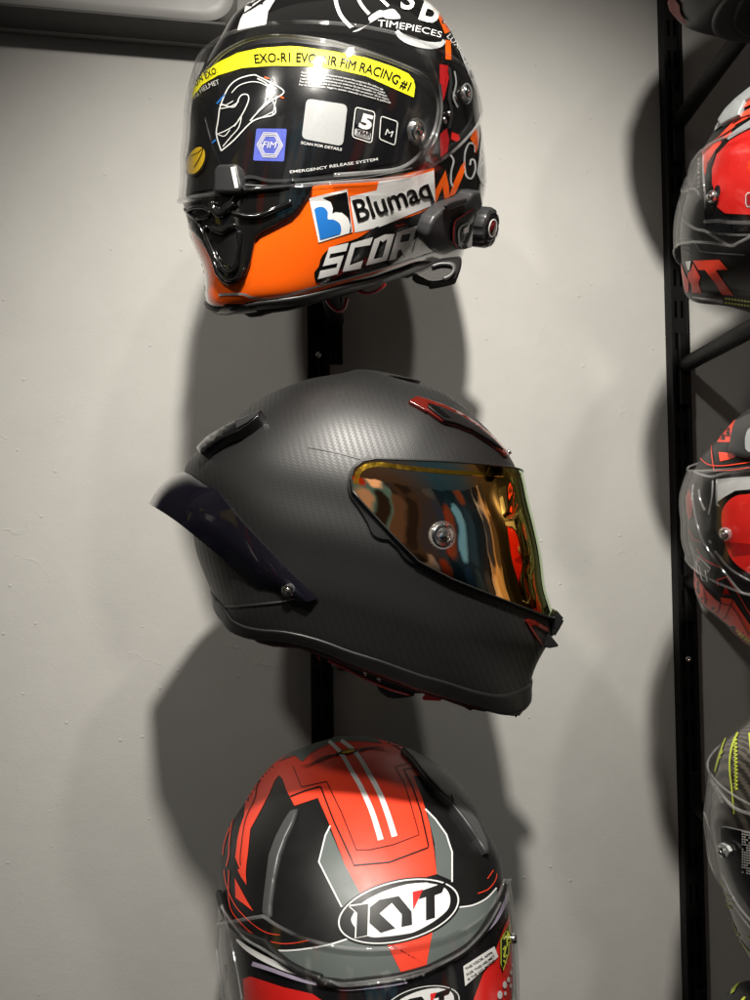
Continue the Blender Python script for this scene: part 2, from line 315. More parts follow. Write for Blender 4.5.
class Helm:
    NS = 144
    def __init__(s, T, pose, scale, rim, nf, nb=2.1, xc=-.022, per=8, sil=None, silc=None, local_warp=False):
        top, pre = T[-1], T[-2]
        P = [tuple(2*a-b for a, b in zip(T[0], T[1]))]+[tuple(t) for t in T]+[(pre[0], 2*top[1]-pre[1], 2*top[2]-pre[2], -pre[3])]
        Rg = catm(P, per); th = np.linspace(0, 2*math.pi, s.NS, endpoint=False); c, sn = np.cos(th), np.sin(th); V = []
        for i, (z, xf, xb, w) in enumerate(Rg):
            n = np.where(c > 0, nf, nb); a = np.where(c > 0, xf-xc, xc-xb)
            x = xc+a*np.sign(c)*np.abs(c)**(2/n); y = w*np.sign(sn)*np.abs(sn)**(2/n); v = i/(len(Rg)-1)
            V.append(np.stack([x, y, z+rim(x)*(1-v)**3], -1))
        V[-1][:] = V[-1].mean(0)
        V = np.array(V); s.nr = len(V)
        s.L = V.reshape(-1, 3)*np.array(scale); s.Rm = rotm(*pose[:3]); s.loc = np.array(pose[3:6])
        s.Wd = s.L@s.Rm.T+s.loc
        if sil:
            for _ in range(3): s.warp(sil, silc)
        s.L = (s.Wd-s.loc)@s.Rm
        s.bv = {}
        s.faces()
        s.nrm = s.normals(s.Wd)
    def faces(s):
        n = s.NS; Fc = []
        for i in range(s.nr-2):
            for j in range(n): Fc.append([i*n+j, i*n+(j+1) % n, (i+1)*n+(j+1) % n, (i+1)*n+j])
        i = s.nr-2; t = (s.nr-1)*n
        for j in range(n): Fc.append([i*n+j, i*n+(j+1) % n, t])
        s.F = Fc
    def normals(s, V):
        A = V.reshape(s.nr, s.NS, 3)
        du = np.roll(A, -1, 1)-np.roll(A, 1, 1); dv = np.zeros_like(A); dv[1:-1] = A[2:]-A[:-2]; dv[0] = A[1]-A[0]; dv[-1] = A[-1]-A[-2]
        n = np.cross(du, dv); l = np.linalg.norm(n, axis=-1, keepdims=True); n = n/np.maximum(l, 1e-12)
        n[-1] = n[-2].mean(0); n[-1] /= np.linalg.norm(n[-1], axis=-1, keepdims=True)
        return n.reshape(-1, 3)
    def warp(s, pts, c):
        """shape correction from the measured outline (smooth, in the helmet's own mid plane)"""
        c = np.array(c, float); A = s.Wd.reshape(s.nr, s.NS, 3); B = np.roll(A, -1, 1); D = np.concatenate([A*(1-t)+B*t for t in (.25, .5, .75)]+[A[:-1]*.5+A[1:]*.5]).reshape(-1, 3)
        q_ = proj(np.concatenate([s.Wd, D]))-c; ra = np.hypot(q_[:, 0], q_[:, 1]); ba = ((np.arctan2(q_[:, 1], q_[:, 0])+math.pi)/(2*math.pi)*90).astype(int) % 90
        px = proj(s.Wd); d = px-c; a = np.arctan2(d[:, 1], d[:, 0]); r = np.hypot(d[:, 0], d[:, 1])
        nb = 90; Rr = np.zeros(nb); np.maximum.at(Rr, ba, ra)
        cen = (np.arange(nb)+.5)/nb*2*math.pi-math.pi
        q = np.array(pts, float)-c; qa = np.arctan2(q[:, 1], q[:, 0]); qr = np.hypot(q[:, 0], q[:, 1]); o = np.argsort(qa); qa, qr = qa[o], qr[o]
        qa = np.r_[qa[-1]-2*math.pi, qa, qa[0]+2*math.pi]; qr = np.r_[qr[-1], qr, qr[0]]
        rs = np.interp(qa, np.r_[cen[-1]-2*math.pi, cen, cen[0]+2*math.pi], np.r_[Rr[-1], Rr, Rr[0]])
        k = qr/np.maximum(rs, 1)
        fa = np.linspace(-math.pi, math.pi, 181); kk = np.interp(fa, qa, k)
        gap = np.min(np.abs(fa[:, None]-qa[None, :]), 1); wgt = np.clip(1-(gap-R(16))/R(24), 0, 1); kk = 1+(kk-1)*wgt
        kk = np.clip(kk, .9, 1.1)
        kern = np.array([.07, .12, .19, .24, .19, .12, .07]); kk = np.convolve(np.r_[kk[-4:-1], kk, kk[1:4]], kern, 'valid')
        sc = np.interp(a, fa, kk)-1
        dep = s.Wd@FA; ox = (d[:, 0]/F*dep)[:, None]*RA; oy = (-d[:, 1]/F*dep)[:, None]*UA
        s.Wd = s.Wd+(ox+oy)*(sc*np.clip(r/np.maximum(np.interp(a, cen, Rr), 20), 0, 1)**2)[:, None]
    def bvh(s, off=0.):
        k = round(off, 5)
        if k not in s.bv:
            V = s.Wd+s.nrm*off; T = []
            for f in s.F: T += [(f[0], f[1], f[2])] + ([(f[0], f[2], f[3])] if len(f) == 4 else [])
            s.bv[k] = (BVHTree.FromPolygons([Vector(v) for v in V], T), V, T)
        return s.bv[k]
    def _n(s, i, co, V, T):
        a, b, c = (Vector(V[q]) for q in T[i]); n = [Vector(s.nrm[q]) for q in T[i]]
        v0, v1, v2 = b-a, c-a, co-a; d00, d01, d11, d20, d21 = v0.dot(v0), v0.dot(v1), v1.dot(v1), v2.dot(v0), v2.dot(v1)
        de = d00*d11-d01*d01
        if abs(de) < 1e-18: return n[0]
        v = (d11*d20-d01*d21)/de; w = (d00*d21-d01*d20)/de
        return (n[0]*(1-v-w)+n[1]*v+n[2]*w).normalized()
    def cast(s, x, y, off=0.):
        B, V, T = s.bvh(off); d = ray(x, y)
        co, n, i, dist = B.ray_cast(Vector((0, 0, 0)), d)
        if co is not None: return co, s._n(i, co, V, T), True
        # off the outline: slide to the outline itself
        c = proj(s.loc[None, :]+s.Rm[:, 2][None, :]*.02)[0]; a, b = 0., 1.; hit = None
        for _ in range(13):
            m = (a+b)/2; q = B.ray_cast(Vector((0, 0, 0)), ray(x+(c[0]-x)*m, y+(c[1]-y)*m))
            if q[0] is not None: hit = q; b = m
            else: a = m
        if hit is None:
            l = Vector(s.loc); hit = B.find_nearest(d*(l.dot(d))*.94)
        return hit[0], s._n(hit[2], hit[0], V, T), False
    def near(s, p, off=0.):
        B, V, T = s.bvh(off); co, n, i, d = B.find_nearest(Vector(p)); return co, s._n(i, co, V, T)
    def loc_of(s, p): return Vector(np.array(Vector(p)-Vector(s.loc))@s.Rm)
    def wor_of(s, p): return Vector(s.Rm@np.array(p)+s.loc)
# ---- flat drawings (in picture pixels) that are laid onto a shell
def fill(poly):
    bm = bmesh.new(); vs = [bm.verts.new((p[0], p[1], 0)) for p in poly]; bm.faces.new(vs); bm.normal_update()
    bmesh.ops.triangulate(bm, faces=list(bm.faces), ngon_method='BEAUTY'); return bm
def strip(path, w, n=6, smooth=True):
    P = [np.array(p) for p in (cat2(path, n) if smooth else path)]; k = len(P); bm = bmesh.new(); prev = None
    for i in range(k):
        t = P[min(i+1, k-1)]-P[max(i-1, 0)]; t = t/max(np.hypot(*t), 1e-9); nn = np.array([-t[1], t[0]])
        ww = (w(i/(k-1)) if callable(w) else w)/2
        a, b = bm.verts.new((*(P[i]+nn*ww), 0)), bm.verts.new((*(P[i]-nn*ww), 0))
        if prev: bm.faces.new((prev[0], a, b, prev[1]))
        prev = (a, b)
    return bm
def merge_bold(mk, d=.75):
    """a heavier word: push the glyph borders outward in the plane of the drawing (no overlap)"""
    bm = mk(); bmesh.ops.remove_doubles(bm, verts=list(bm.verts), dist=.01); bm.normal_update(); mv = {}
    for e in bm.edges:
        if len(e.link_faces) != 1: continue
        f = e.link_faces[0]; a, b = e.verts; t = (b.co-a.co)
        if t.length < 1e-6: continue
        n = Vector((t.y, -t.x, 0)).normalized(); c = f.calc_center_median()-(a.co+b.co)/2
        if n.dot(c) > 0: n = -n
        for v in (a, b): mv.setdefault(v, []).append(n)
    for v, ns in mv.items():
        n = sum(ns, Vector()); l = n.length/len(ns)
        if n.length > 1e-6: v.co += n.normalized()*d*min(1/max(l, .5), 1.6)
    return bm
GLYPH = {'S': [[(.8, .88), (.12, .88), (.12, .5), (.68, .5), (.68, .12), (0, .12)]], 'C': [[(.8, .88), (.12, .88), (.12, .12), (.72, .12)]],
         'O': [[(.4, .88), (.12, .88), (.12, .12), (.68, .12), (.68, .88), (.38, .88)]], 'R': [[(.12, 0), (.12, .88), (.68, .88), (.68, .42), (.24, .42)], [(.42, .42), (.74, 0)]],
         'P': [[(.12, 0), (.12, .88), (.68, .88), (.68, .42), (.24, .42)]], 'I': [[(.12, 0), (.12, 1)]], 'N': [[(.12, 0), (.12, .88), (.68, .12), (.68, 1)]]}
def stroke_text(txt, path, h, w=.23, shear=.35, gap=.13):
    """heavy square racing letters drawn as strokes along a path"""
    bms, x = [], 0
    for ch in txt:
        for pl in GLYPH[ch]: bms.append(strip([(x+a, b) for a, b in pl], w, smooth=False))
        x += (.24 if ch == 'I' else .8)+gap
    bm = merge(*bms); W_ = x-gap
    P = np.array(cat2(path, 8)); seg = np.hypot(*(P[1:]-P[:-1]).T); cum = np.r_[0, np.cumsum(seg)]
    for v in bm.verts:
        u = (v.co.x+shear*v.co.y)/(W_+shear); L = min(max(u, 0), 1)*cum[-1]; px = np.interp(L, cum, P[:, 0]); py = np.interp(L, cum, P[:, 1])
        e = cum[-1]*.03; a, b = max(L-e, 0), min(L+e, cum[-1]); t = np.array([np.interp(b, cum, P[:, 0])-np.interp(a, cum, P[:, 0]), np.interp(b, cum, P[:, 1])-np.interp(a, cum, P[:, 1])]); t = t/np.hypot(*t)
        q = np.array([px, py])+np.array([t[1], -t[0]])*(v.co.y*(h(u) if callable(h) else h)); v.co = (q[0], q[1], 0)
    return bm
def text2d(txt, path, h, bold=0., shear=0., space=1., flip=False):
    cu = bpy.data.curves.new('t', 'FONT'); cu.body = txt; cu.size = 1; cu.offset = bold; cu.shear = shear; cu.space_character = space; cu.resolution_u = 3
    o = bpy.data.objects.new('t', cu); C.objects.link(o); bpy.context.view_layer.update()
    me = bpy.data.meshes.new_from_object(o); bm = bmesh.new(); bm.from_mesh(me)
    bpy.data.objects.remove(o); bpy.data.meshes.remove(me); bpy.data.curves.remove(cu)
    xs = [v.co.x for v in bm.verts]; x0, x1 = min(xs), max(xs); cap = .69
    P = np.array(cat2(path, 8)); seg = np.hypot(*(P[1:]-P[:-1]).T); cum = np.r_[0, np.cumsum(seg)]
    wmax = (x1-x0)
    n = max(2, int((x1-x0)/.4))
    for i in range(1, n):
        xx = x0+(x1-x0)*i/n; bmesh.ops.bisect_plane(bm, geom=list(bm.verts)+list(bm.edges)+list(bm.faces), plane_co=(xx, 0, 0), plane_no=(1, 0, 0))
    for v in bm.verts:
        u = (v.co.x-x0)/wmax; 
        if flip: u = 1-u
        L = u*cum[-1]; px = np.interp(L, cum, P[:, 0]); py = np.interp(L, cum, P[:, 1])
        e = cum[-1]*.02; t = np.array([np.interp(min(L+e, cum[-1]), cum, P[:, 0])-np.interp(max(L-e, 0), cum, P[:, 0]), np.interp(min(L+e, cum[-1]), cum, P[:, 1])-np.interp(max(L-e, 0), cum, P[:, 1])])
        t = t/np.hypot(*t); nn = np.array([t[1], -t[0]]); hh = h(u) if callable(h) else h
        q = np.array([px, py])+nn*(v.co.y/cap*hh); v.co = (q[0], q[1], 0)
    return bm
def merge(*bms):
    out = bmesh.new()
    for b in bms:
        me = bpy.data.meshes.new('x'); b.to_mesh(me); b.free(); out.from_mesh(me); bpy.data.meshes.remove(me)
    return out
def grid_cut(bm, step):
    xs = [v.co.x for v in bm.verts]; ys = [v.co.y for v in bm.verts]
    for a0, a1, no in ((min(xs), max(xs), (1, 0, 0)), (min(ys), max(ys), (0, 1, 0))):
        g = (math.floor(a0/step)+.1373)*step
        while g < a1:
            if g > a0: bmesh.ops.bisect_plane(bm, dist=1e-4, geom=list(bm.verts)+list(bm.edges)+list(bm.faces), plane_co=(g, 0, 0) if no[0] else (0, g, 0), plane_no=no)
            g += step
def lay(h, name, bm, m, parent, off=.0003, thick=0., step=6, half=0, label=None, bevel=0.):
    """drape a flat drawing onto helmet h at height off; half=+-1 keeps that side of the helmet's middle and mirrors it"""
    if not thick and off < .004: off *= 1.08
    if step: grid_cut(bm, step)
    bmesh.ops.remove_doubles(bm, verts=list(bm.verts), dist=.02)
    bmesh.ops.recalc_face_normals(bm, faces=list(bm.faces))
    if bm.faces and sum(f.normal.z*f.calc_area() for f in bm.faces) > 0: bmesh.ops.reverse_faces(bm, faces=list(bm.faces))
    nl = {}
    for v in bm.verts:
        co, n, ok = h.cast(v.co.x, v.co.y, off); v.co = co
    bm.normal_update()
    if half:
        for v in bm.verts: v.co = h.loc_of(v.co)
        bmesh.ops.bisect_plane(bm, geom=list(bm.verts)+list(bm.edges)+list(bm.faces), plane_co=(0, 0, 0), plane_no=(0, -half, 0), clear_outer=True)
        if bm.verts and min(abs(v.co.y) for v in bm.verts) > .0015:     # two separate pieces, one each side: two objects
            b2 = bm.copy()
            for v in b2.verts: v.co = h.near(h.wor_of((v.co.x, -v.co.y, v.co.z)), off)[0]
            bmesh.ops.reverse_faces(b2, faces=list(b2.faces))
            for v in bm.verts: v.co = h.wor_of(v.co)
            o = _finish(h, name, bm, m, parent, off, thick, bevel, label); _finish(h, name, b2, m, parent, off, thick, bevel, label)
            return o
        bmesh.ops.mirror(bm, geom=list(bm.verts)+list(bm.edges)+list(bm.faces), axis='Y', merge_dist=.0004)
        for v in bm.verts: v.co = h.near(h.wor_of(v.co), off)[0]
        bm.normal_update(); bad = [f for f in bm.faces if f.normal.dot(h.near(f.calc_center_median())[1]) < 0]
        if bad: bmesh.ops.reverse_faces(bm, faces=bad)
    return _finish(h, name, bm, m, parent, off, thick, bevel, label)
def _finish(h, name, bm, m, parent, off, thick, bevel, label):
    bm.verts.index_update()
    V = [v.co.copy() for v in bm.verts]; Fc = [[v.index for v in f.verts] for f in bm.faces]
    if thick:
        Nn = [h.near(v, off)[1] for v in V]; k = len(V)
        V2 = [v-n*thick for v, n in zip(V, Nn)]
        be = [e for e in bm.edges if len(e.link_faces) == 1]
        if bevel:
            B = [v.copy() for v in V]
            cen = {}
            for e in be:
                l = e.link_loops[0]; a, b = l.vert, l.link_loop_next.vert; t = b.co-a.co
                for v in (a, b): cen[v.index] = cen.get(v.index, Vector())+t.cross(Nn[v.index])
            for i, dr in cen.items():
                if dr.length > 1e-9: V2[i] = V[i]-Nn[i]*thick+dr.normalized()*bevel
        F2 = [[i+k for i in f][::-1] for f in Fc]; V = V+V2; prev = {i: i for i in range(k)}; ed = []
        for e in be:
            l = e.link_loops[0]; ed.append((l.vert.index, l.link_loop_next.vert.index))
        if bevel:
            for an in (R(25), R(50), R(75), R(90)):
                cur = {}
                for i, dr in cen.items():
                    if dr.length < 1e-9: cur[i] = prev[i]; continue
                    V.append(V[i]-Nn[i]*min(bevel, thick)*(1-math.cos(an))+dr.normalized()*bevel*math.sin(an)); cur[i] = len(V)-1
                for a, b in ed: F2.append([b if prev is None else prev[b], prev[a], cur[a], cur[b]])
                prev = {**prev, **cur}
        for a, b in ed: F2.append([prev[b], prev[a], a+k, b+k])
        Fc = Fc+F2
    bm.free()
    o = emit(name, V, Fc, m, parent, True, label)
    me = o.data
    if thick: me.set_sharp_from_angle(angle=R(38))
    elif len(me.vertices) == len(V): me.normals_split_custom_set_from_vertices([tuple(h.near(v, off)[1]) for v in V])
    return o
def tube_on(h, path, r, off, n=8, k=6):
    return tube([h.cast(x, y, off)[0] for x, y in cat2(path, k)], r, n)
def hull(P):
    P = sorted(set((round(a, 6), round(b, 6)) for a, b in P)); cr = lambda o, a, b: (a[0]-o[0])*(b[1]-o[1])-(a[1]-o[1])*(b[0]-o[0])
    def hf(P):
        o = []
        for p in P:
            while len(o) > 1 and cr(o[-2], o[-1], p) <= 0: o.pop()
            o.append(p)
        return o[:-1]
    return hf(P)+hf(P[::-1])
def side_xz(h, px, off):
    """side-view position (local x, z) of picture points on the shell; points off the outline go to the middle plane"""
    out = []
    for x, y in px:
        co, n, ok = h.cast(x, y, off)
        l = h.loc_of(co); out.append((l.x, l.z, l.y))
    return out
def visor(h, name, px, off, m, parent, thick=.0022, fwd=(), label=None, xz=()):
    """a shield that wraps the face: the shell surface, lifted by off, kept inside a convex side outline"""
    pts = side_xz(h, px, off); P = [(a, b) for a, b, c in pts]
    fw = {(f if isinstance(f, int) else f[0]): (0 if isinstance(f, int) else f[1]) for f in fwd}
    P += [(a+.06, b+.06*fw[i]) for i, (a, b, c) in enumerate(pts) if i in fw]
    H = hull(P+list(xz)); V = h.Wd+h.nrm*off; V = (V-h.loc)@h.Rm
    bm = bmesh.new(); vs = [bm.verts.new(v) for v in V]
    for f in h.F: bm.faces.new([vs[i] for i in f])
    bmesh.ops.delete(bm, geom=[v for v in bm.verts if not v.link_faces], context='VERTS')
    k = len(H)
    for i in range(k):
        a, b = H[i], H[(i+1) % k]; no = Vector((b[1]-a[1], 0, -(b[0]-a[0])))
        if no.length < 1e-7: continue
        bmesh.ops.bisect_plane(bm, geom=list(bm.verts)+list(bm.edges)+list(bm.faces), plane_co=(a[0], 0, a[1]), plane_no=no, clear_outer=True)
    bm.verts.index_update()
    V = [h.wor_of(v.co) for v in bm.verts]; Fc = [[v.index for v in f.verts] for f in bm.faces]
    k = len(V); Nn = [h.near(v, off)[1] for v in V]; V2 = [v-n*thick for v, n in zip(V, Nn)]
    edge = [(l.vert.index, l.link_loop_next.vert.index) for e in bm.edges if len(e.link_faces) == 1 for l in e.link_loops]
    F2 = [[i+k for i in f][::-1] for f in Fc]+[[b, a, a+k, b+k] for a, b in edge]
    # ordered border for trims
    nx = dict(edge); st = edge[0][0]; loop = [st]
    while nx.get(loop[-1], st) != st and len(loop) < 5000: loop.append(nx[loop[-1]])
    loopP = [V[i] for i in loop]; bm.free()
    o = emit(name, V+V2, Fc+F2, m, parent, True, label); o.data.set_sharp_from_angle(angle=R(40))
    return o, loopP
def px_line(P): return P
def shell_obj(h, parent, m, name='shell', rim_h=.012, rim_out=.0022, rim_mat=None, label=None):
    o = emit(name, [Vector(v) for v in h.Wd], h.F, m, parent, True, label)
    n = h.NS; A = h.Wd.reshape(h.nr, n, 3); Nn = h.nrm.reshape(h.nr, n, 3)
    up = h.Rm[:, 2]
    b = A[0]; nn = Nn[0]
    tg = np.roll(b, -2, 0)-np.roll(b, 2, 0); hn = np.cross(tg, up); hn = hn/np.linalg.norm(hn, axis=1, keepdims=True)
    # rubber rim: a band that follows the shell, with a rounded lower lip
    m_ = 1
    while m_ < h.nr-2 and np.median(np.linalg.norm(A[m_]-A[0], axis=1)) < rim_h: m_ += 1
    rows = [A[m_]+Nn[m_]*.0002, A[m_]+Nn[m_]*rim_out*.8]
    k0 = list(range(m_-1, 0, -max(1, m_//5)))
    for q in k0: rows.append(A[q]+Nn[q]*rim_out)
    rows += [b+hn*rim_out-up*.0005, b+hn*rim_out*.55-up*.0022, b-hn*.001-up*.0022, b-hn*.012-up*.0008, b-hn*.017+up*.003, b-hn*.015+up*.010]
    V = [Vector(v) for r_ in rows for v in r_]; Fc = []
    for i in range(len(rows)-1):
        for j in range(n): Fc.append([(i+1)*n+j, (i+1)*n+(j+1) % n, i*n+(j+1) % n, i*n+j])
    emit('rim_trim', V, Fc, rim_mat or M['rubber'], parent)
    # lining: inner surface of the shell, seen through the neck opening
    q = int(h.nr*.93); cc = h.Wd.mean(0); I = cc+(h.Wd-cc)*.885; I = I.reshape(h.nr, n, 3)[:q]; V = [Vector(v) for v in I.reshape(-1, 3)]; Fc = []
    for i in range(q-1):
        for j in range(n): Fc.append([i*n+j, (i+1)*n+j, (i+1)*n+(j+1) % n, i*n+(j+1) % n])
    V.append(Vector(I[-1].mean(0))); 
    for j in range(n): Fc.append([(q-1)*n+j, len(V)-1, (q-1)*n+(j+1) % n])
    emit('lining', V, Fc, M['fabric'], parent)
    P = [Vector(b[j]-hn[j]*.026+up*.004) for j in range(0, n, 3)]
    emit('neck_roll', *tube(P, .0125, 10, closed=True), M['fabric'], parent)
    return o
def pin(h, x, y, r, off, parent, m='lens', name='visor_pin'):
    co, n, ok = h.cast(x, y, off)
    o = emit(name, *lathe([(r, -.002), (r, .0012), (r*.85, .0022), (r*.6, .0024), (r*.5, .0016), (r*.45, .0030), (r*.2, .0038), (.0001, .0040)], co, n, 14), M['chrome'], parent)
    emit('pin_rim', *lathe([(r*1.15, -.002), (r*1.15, .0006), (r*1.0, .0014), (r*.96, .0006)], co, n, 20), M['lens'], o)
    o.data.set_sharp_from_angle(angle=R(30)); return o
def zc(x0, y0, s): return lambda x, y: (x0+x/s, y0+y/s)

# ------------------------------------------------------------------ wall, uprights, brackets, air conditioner
KW = .15; WY = .85
def wy(X): return WY+KW*X
WROT = math.atan(KW)
def wall():
    xs = (-3, 3.4); V = [(xs[0], wy(xs[0]), -1.6), (xs[1], wy(xs[1]), -1.6), (xs[1], wy(xs[1]), 2.2), (xs[0], wy(xs[0]), 2.2)]
    nrm = Vector((KW, -1, 0)).normalized()*-.1
    V += [tuple(Vector(v)+nrm) for v in V]
    o = emit('wall', V, [[0, 1, 2, 3], [5, 4, 7, 6], [0, 4, 5, 1], [3, 2, 6, 7], [0, 3, 7, 4], [1, 5, 6, 2]], M['wall'], None, False)
    o['kind'] = 'structure'; tag(o, 'grey painted plaster wall behind the helmets')
wall()
def on_wall(X, out=0., Z=0.):
    n = Vector((KW, -1, 0)).normalized(); return Vector((X, wy(X), Z))+n*out
def upright(X, label):
    root = empty('shelf_upright', tuple(on_wall(X, .0, -1.2)), label, 'shelf upright', 'black slotted uprights fixed to the wall')
    Mx = Matrix.Translation(on_wall(X)) @ Matrix.Rotation(WROT, 4, 'Z')
    w = .0122
    ds = [box_data(-w, w, -.012, -.0005, -1.2, 1.4, .0008, 1, Mx)]
    # two raised lips either side of the slotted face
    ds.append(box_data(-w-.0005, -w+.004, -.0155, -.0122, -1.2, 1.4, .0006, 1, Mx)); ds.append(box_data(w-.004, w+.0005, -.0155, -.0122, -1.2, 1.4, .0006, 1, Mx))
    emit('post', *join(*ds), M['steel'], root, False)
    sl = []
    z = -1.15
    while z < 1.35:
        for sx in (-.0042, .0042): sl.append(box_data(sx-.0016, sx+.0016, -.0126, -.0123, z, z+.021, 0, 1, Mx))
        z += .04
    emit('slots', *join(*sl), mat('slot_shadow_black', (.001, .001, .001), .9, spec=0), root, False)
    return root, Mx
U1 = upright(-.065, 'black slotted upright behind the three helmets in the middle')
U2 = upright(.382, 'black slotted upright behind the right-hand column of helmets')
def screw(U, px, py, Xc):
    root, Mx = U
    p = at(px, py, wy(Xc)-.013); z = p.z
    o = Mx @ Vector((0, -.0125, z)); d = (Mx.to_3x3() @ Vector((0, -1, 0)))
    emit('screw', *lathe([(.0042, 0), (.0042, .0008), (.003, .0022), (.0012, .0024), (.001, .0012)], o, d, 18), M['chrome'], root)
screw(U1, 317, 355, -.065); screw(U2, 690, 115, .382); screw(U2, 703, 659, .382)
def bracket(X, Zc, label, Yend=.6, rise=.06):
    root = empty('helmet_bracket', tuple(on_wall(X, .03, Zc)), label, 'bracket', 'black helmet brackets hooked into the uprights')
    a = on_wall(X, .018, Zc); tip = Vector((X+.0, Yend, Zc+.004))
    Mx = Matrix.Translation(on_wall(X)) @ Matrix.Rotation(WROT, 4, 'Z')
    emit('hook_plate', *box_data(-.0075, .0075, -.019, -.0125, Zc-.05, Zc+.04, .001, 1, Mx), M['steel'], root, False)
    emit('arm', *tube([a, a*.5+tip*.5, tip, tip+Vector((0, -.014, .01)), tip+Vector((0, -.02, rise*.5)), tip+Vector((0, -.02, rise))], .0095, 16), M['steel'], root)
    e = tip+Vector((0, -.02, rise))
    emit('cradle', *lathe([(.0095, -.004), (.03, 0), (.048, .004), (.05, .01), (.044, .018), (.02, .026), (.001, .028)], e, (0, 0, 1), 24), M['steel'], root)
def aircon():
    root = empty('air_conditioner', tuple(on_wall(-.6, .0, .5)), 'white rounded wall unit above the helmets, its underside just in view', 'air conditioner')
    Mx = Matrix.Translation(on_wall(-.5)) @ Matrix.Rotation(WROT, 4, 'Z')
    d = .05; bm = bmesh.new()
    p = [Mx.inverted() @ x for x in (at(215, 23, wy(-.15)-d), at(234, -5, wy(-.15)-d))]
    zb = p[0].z; xr = p[1].x+.002; prof = []
    r = .032; ang = [i*math.pi/2/8 for i in range(9)]
    prof = [(xr-r+r*math.sin(a), zb+r-r*math.cos(a)) for a in ang]+[(xr-r+r*math.cos(a), zb+.30-r+r*math.sin(a)) for a in ang]+[(xr-.82, zb+.30), (xr-.82, zb)]
    def shp(y, ins):
        cx, cz = xr-.41, zb+.15; return [(cx+(x-cx)*(1-ins/.41), y, cz+(z-cz)*(1-ins/.15)) for x, z in prof]
    lay_ = [shp(-.001, .0), shp(-d+.012, .0), shp(-d+.004, .002), shp(-d+.001, .006), shp(-d, .012)]
    V = [Mx @ Vector(v) for l in lay_ for v in l]; n = len(prof); Fc = []
    for i in range(len(lay_)-1):
        for j in range(n): Fc.append([i*n+j, i*n+(j+1) % n, (i+1)*n+(j+1) % n, (i+1)*n+j])
    Fc.append([(len(lay_)-1)*n+j for j in range(n)]); Fc.append(list(range(n))[::-1])
    o = emit('casing', V, Fc, M['ac'], root); o.data.set_sharp_from_angle(angle=R(35))
    q = [box_data(xr-.79, xr-.012, -d+.004, -.010, zb-.0008, zb+.002, 0, 1, Mx)]  # dark plate put in for the unit's unlit underside
    emit('underside_shade', *join(*q), mat('underside_shade_grey', (.05, .049, .047), .6), root, False)
    # seams of the service cover and its thumb catch
    q = []
    for xx in (xr-.225, xr-.165): q.append(box_data(xx-.0006, xx+.0006, -d-.0003, -d+.002, zb+.012, zb+.2, 0, 1, Mx))
    emit('cover_seam', *join(*q), M['dgrey'], root, False)
    pth = [Mx @ Vector((xr-.195+.008*math.cos(a), -d-.0002, zb+.018+.010*math.sin(a))) for a in [math.pi*i/10 for i in range(11)]]
    emit('catch', *tube(pth, .0006, 6), M['dgrey'], root)
    return root
aircon()
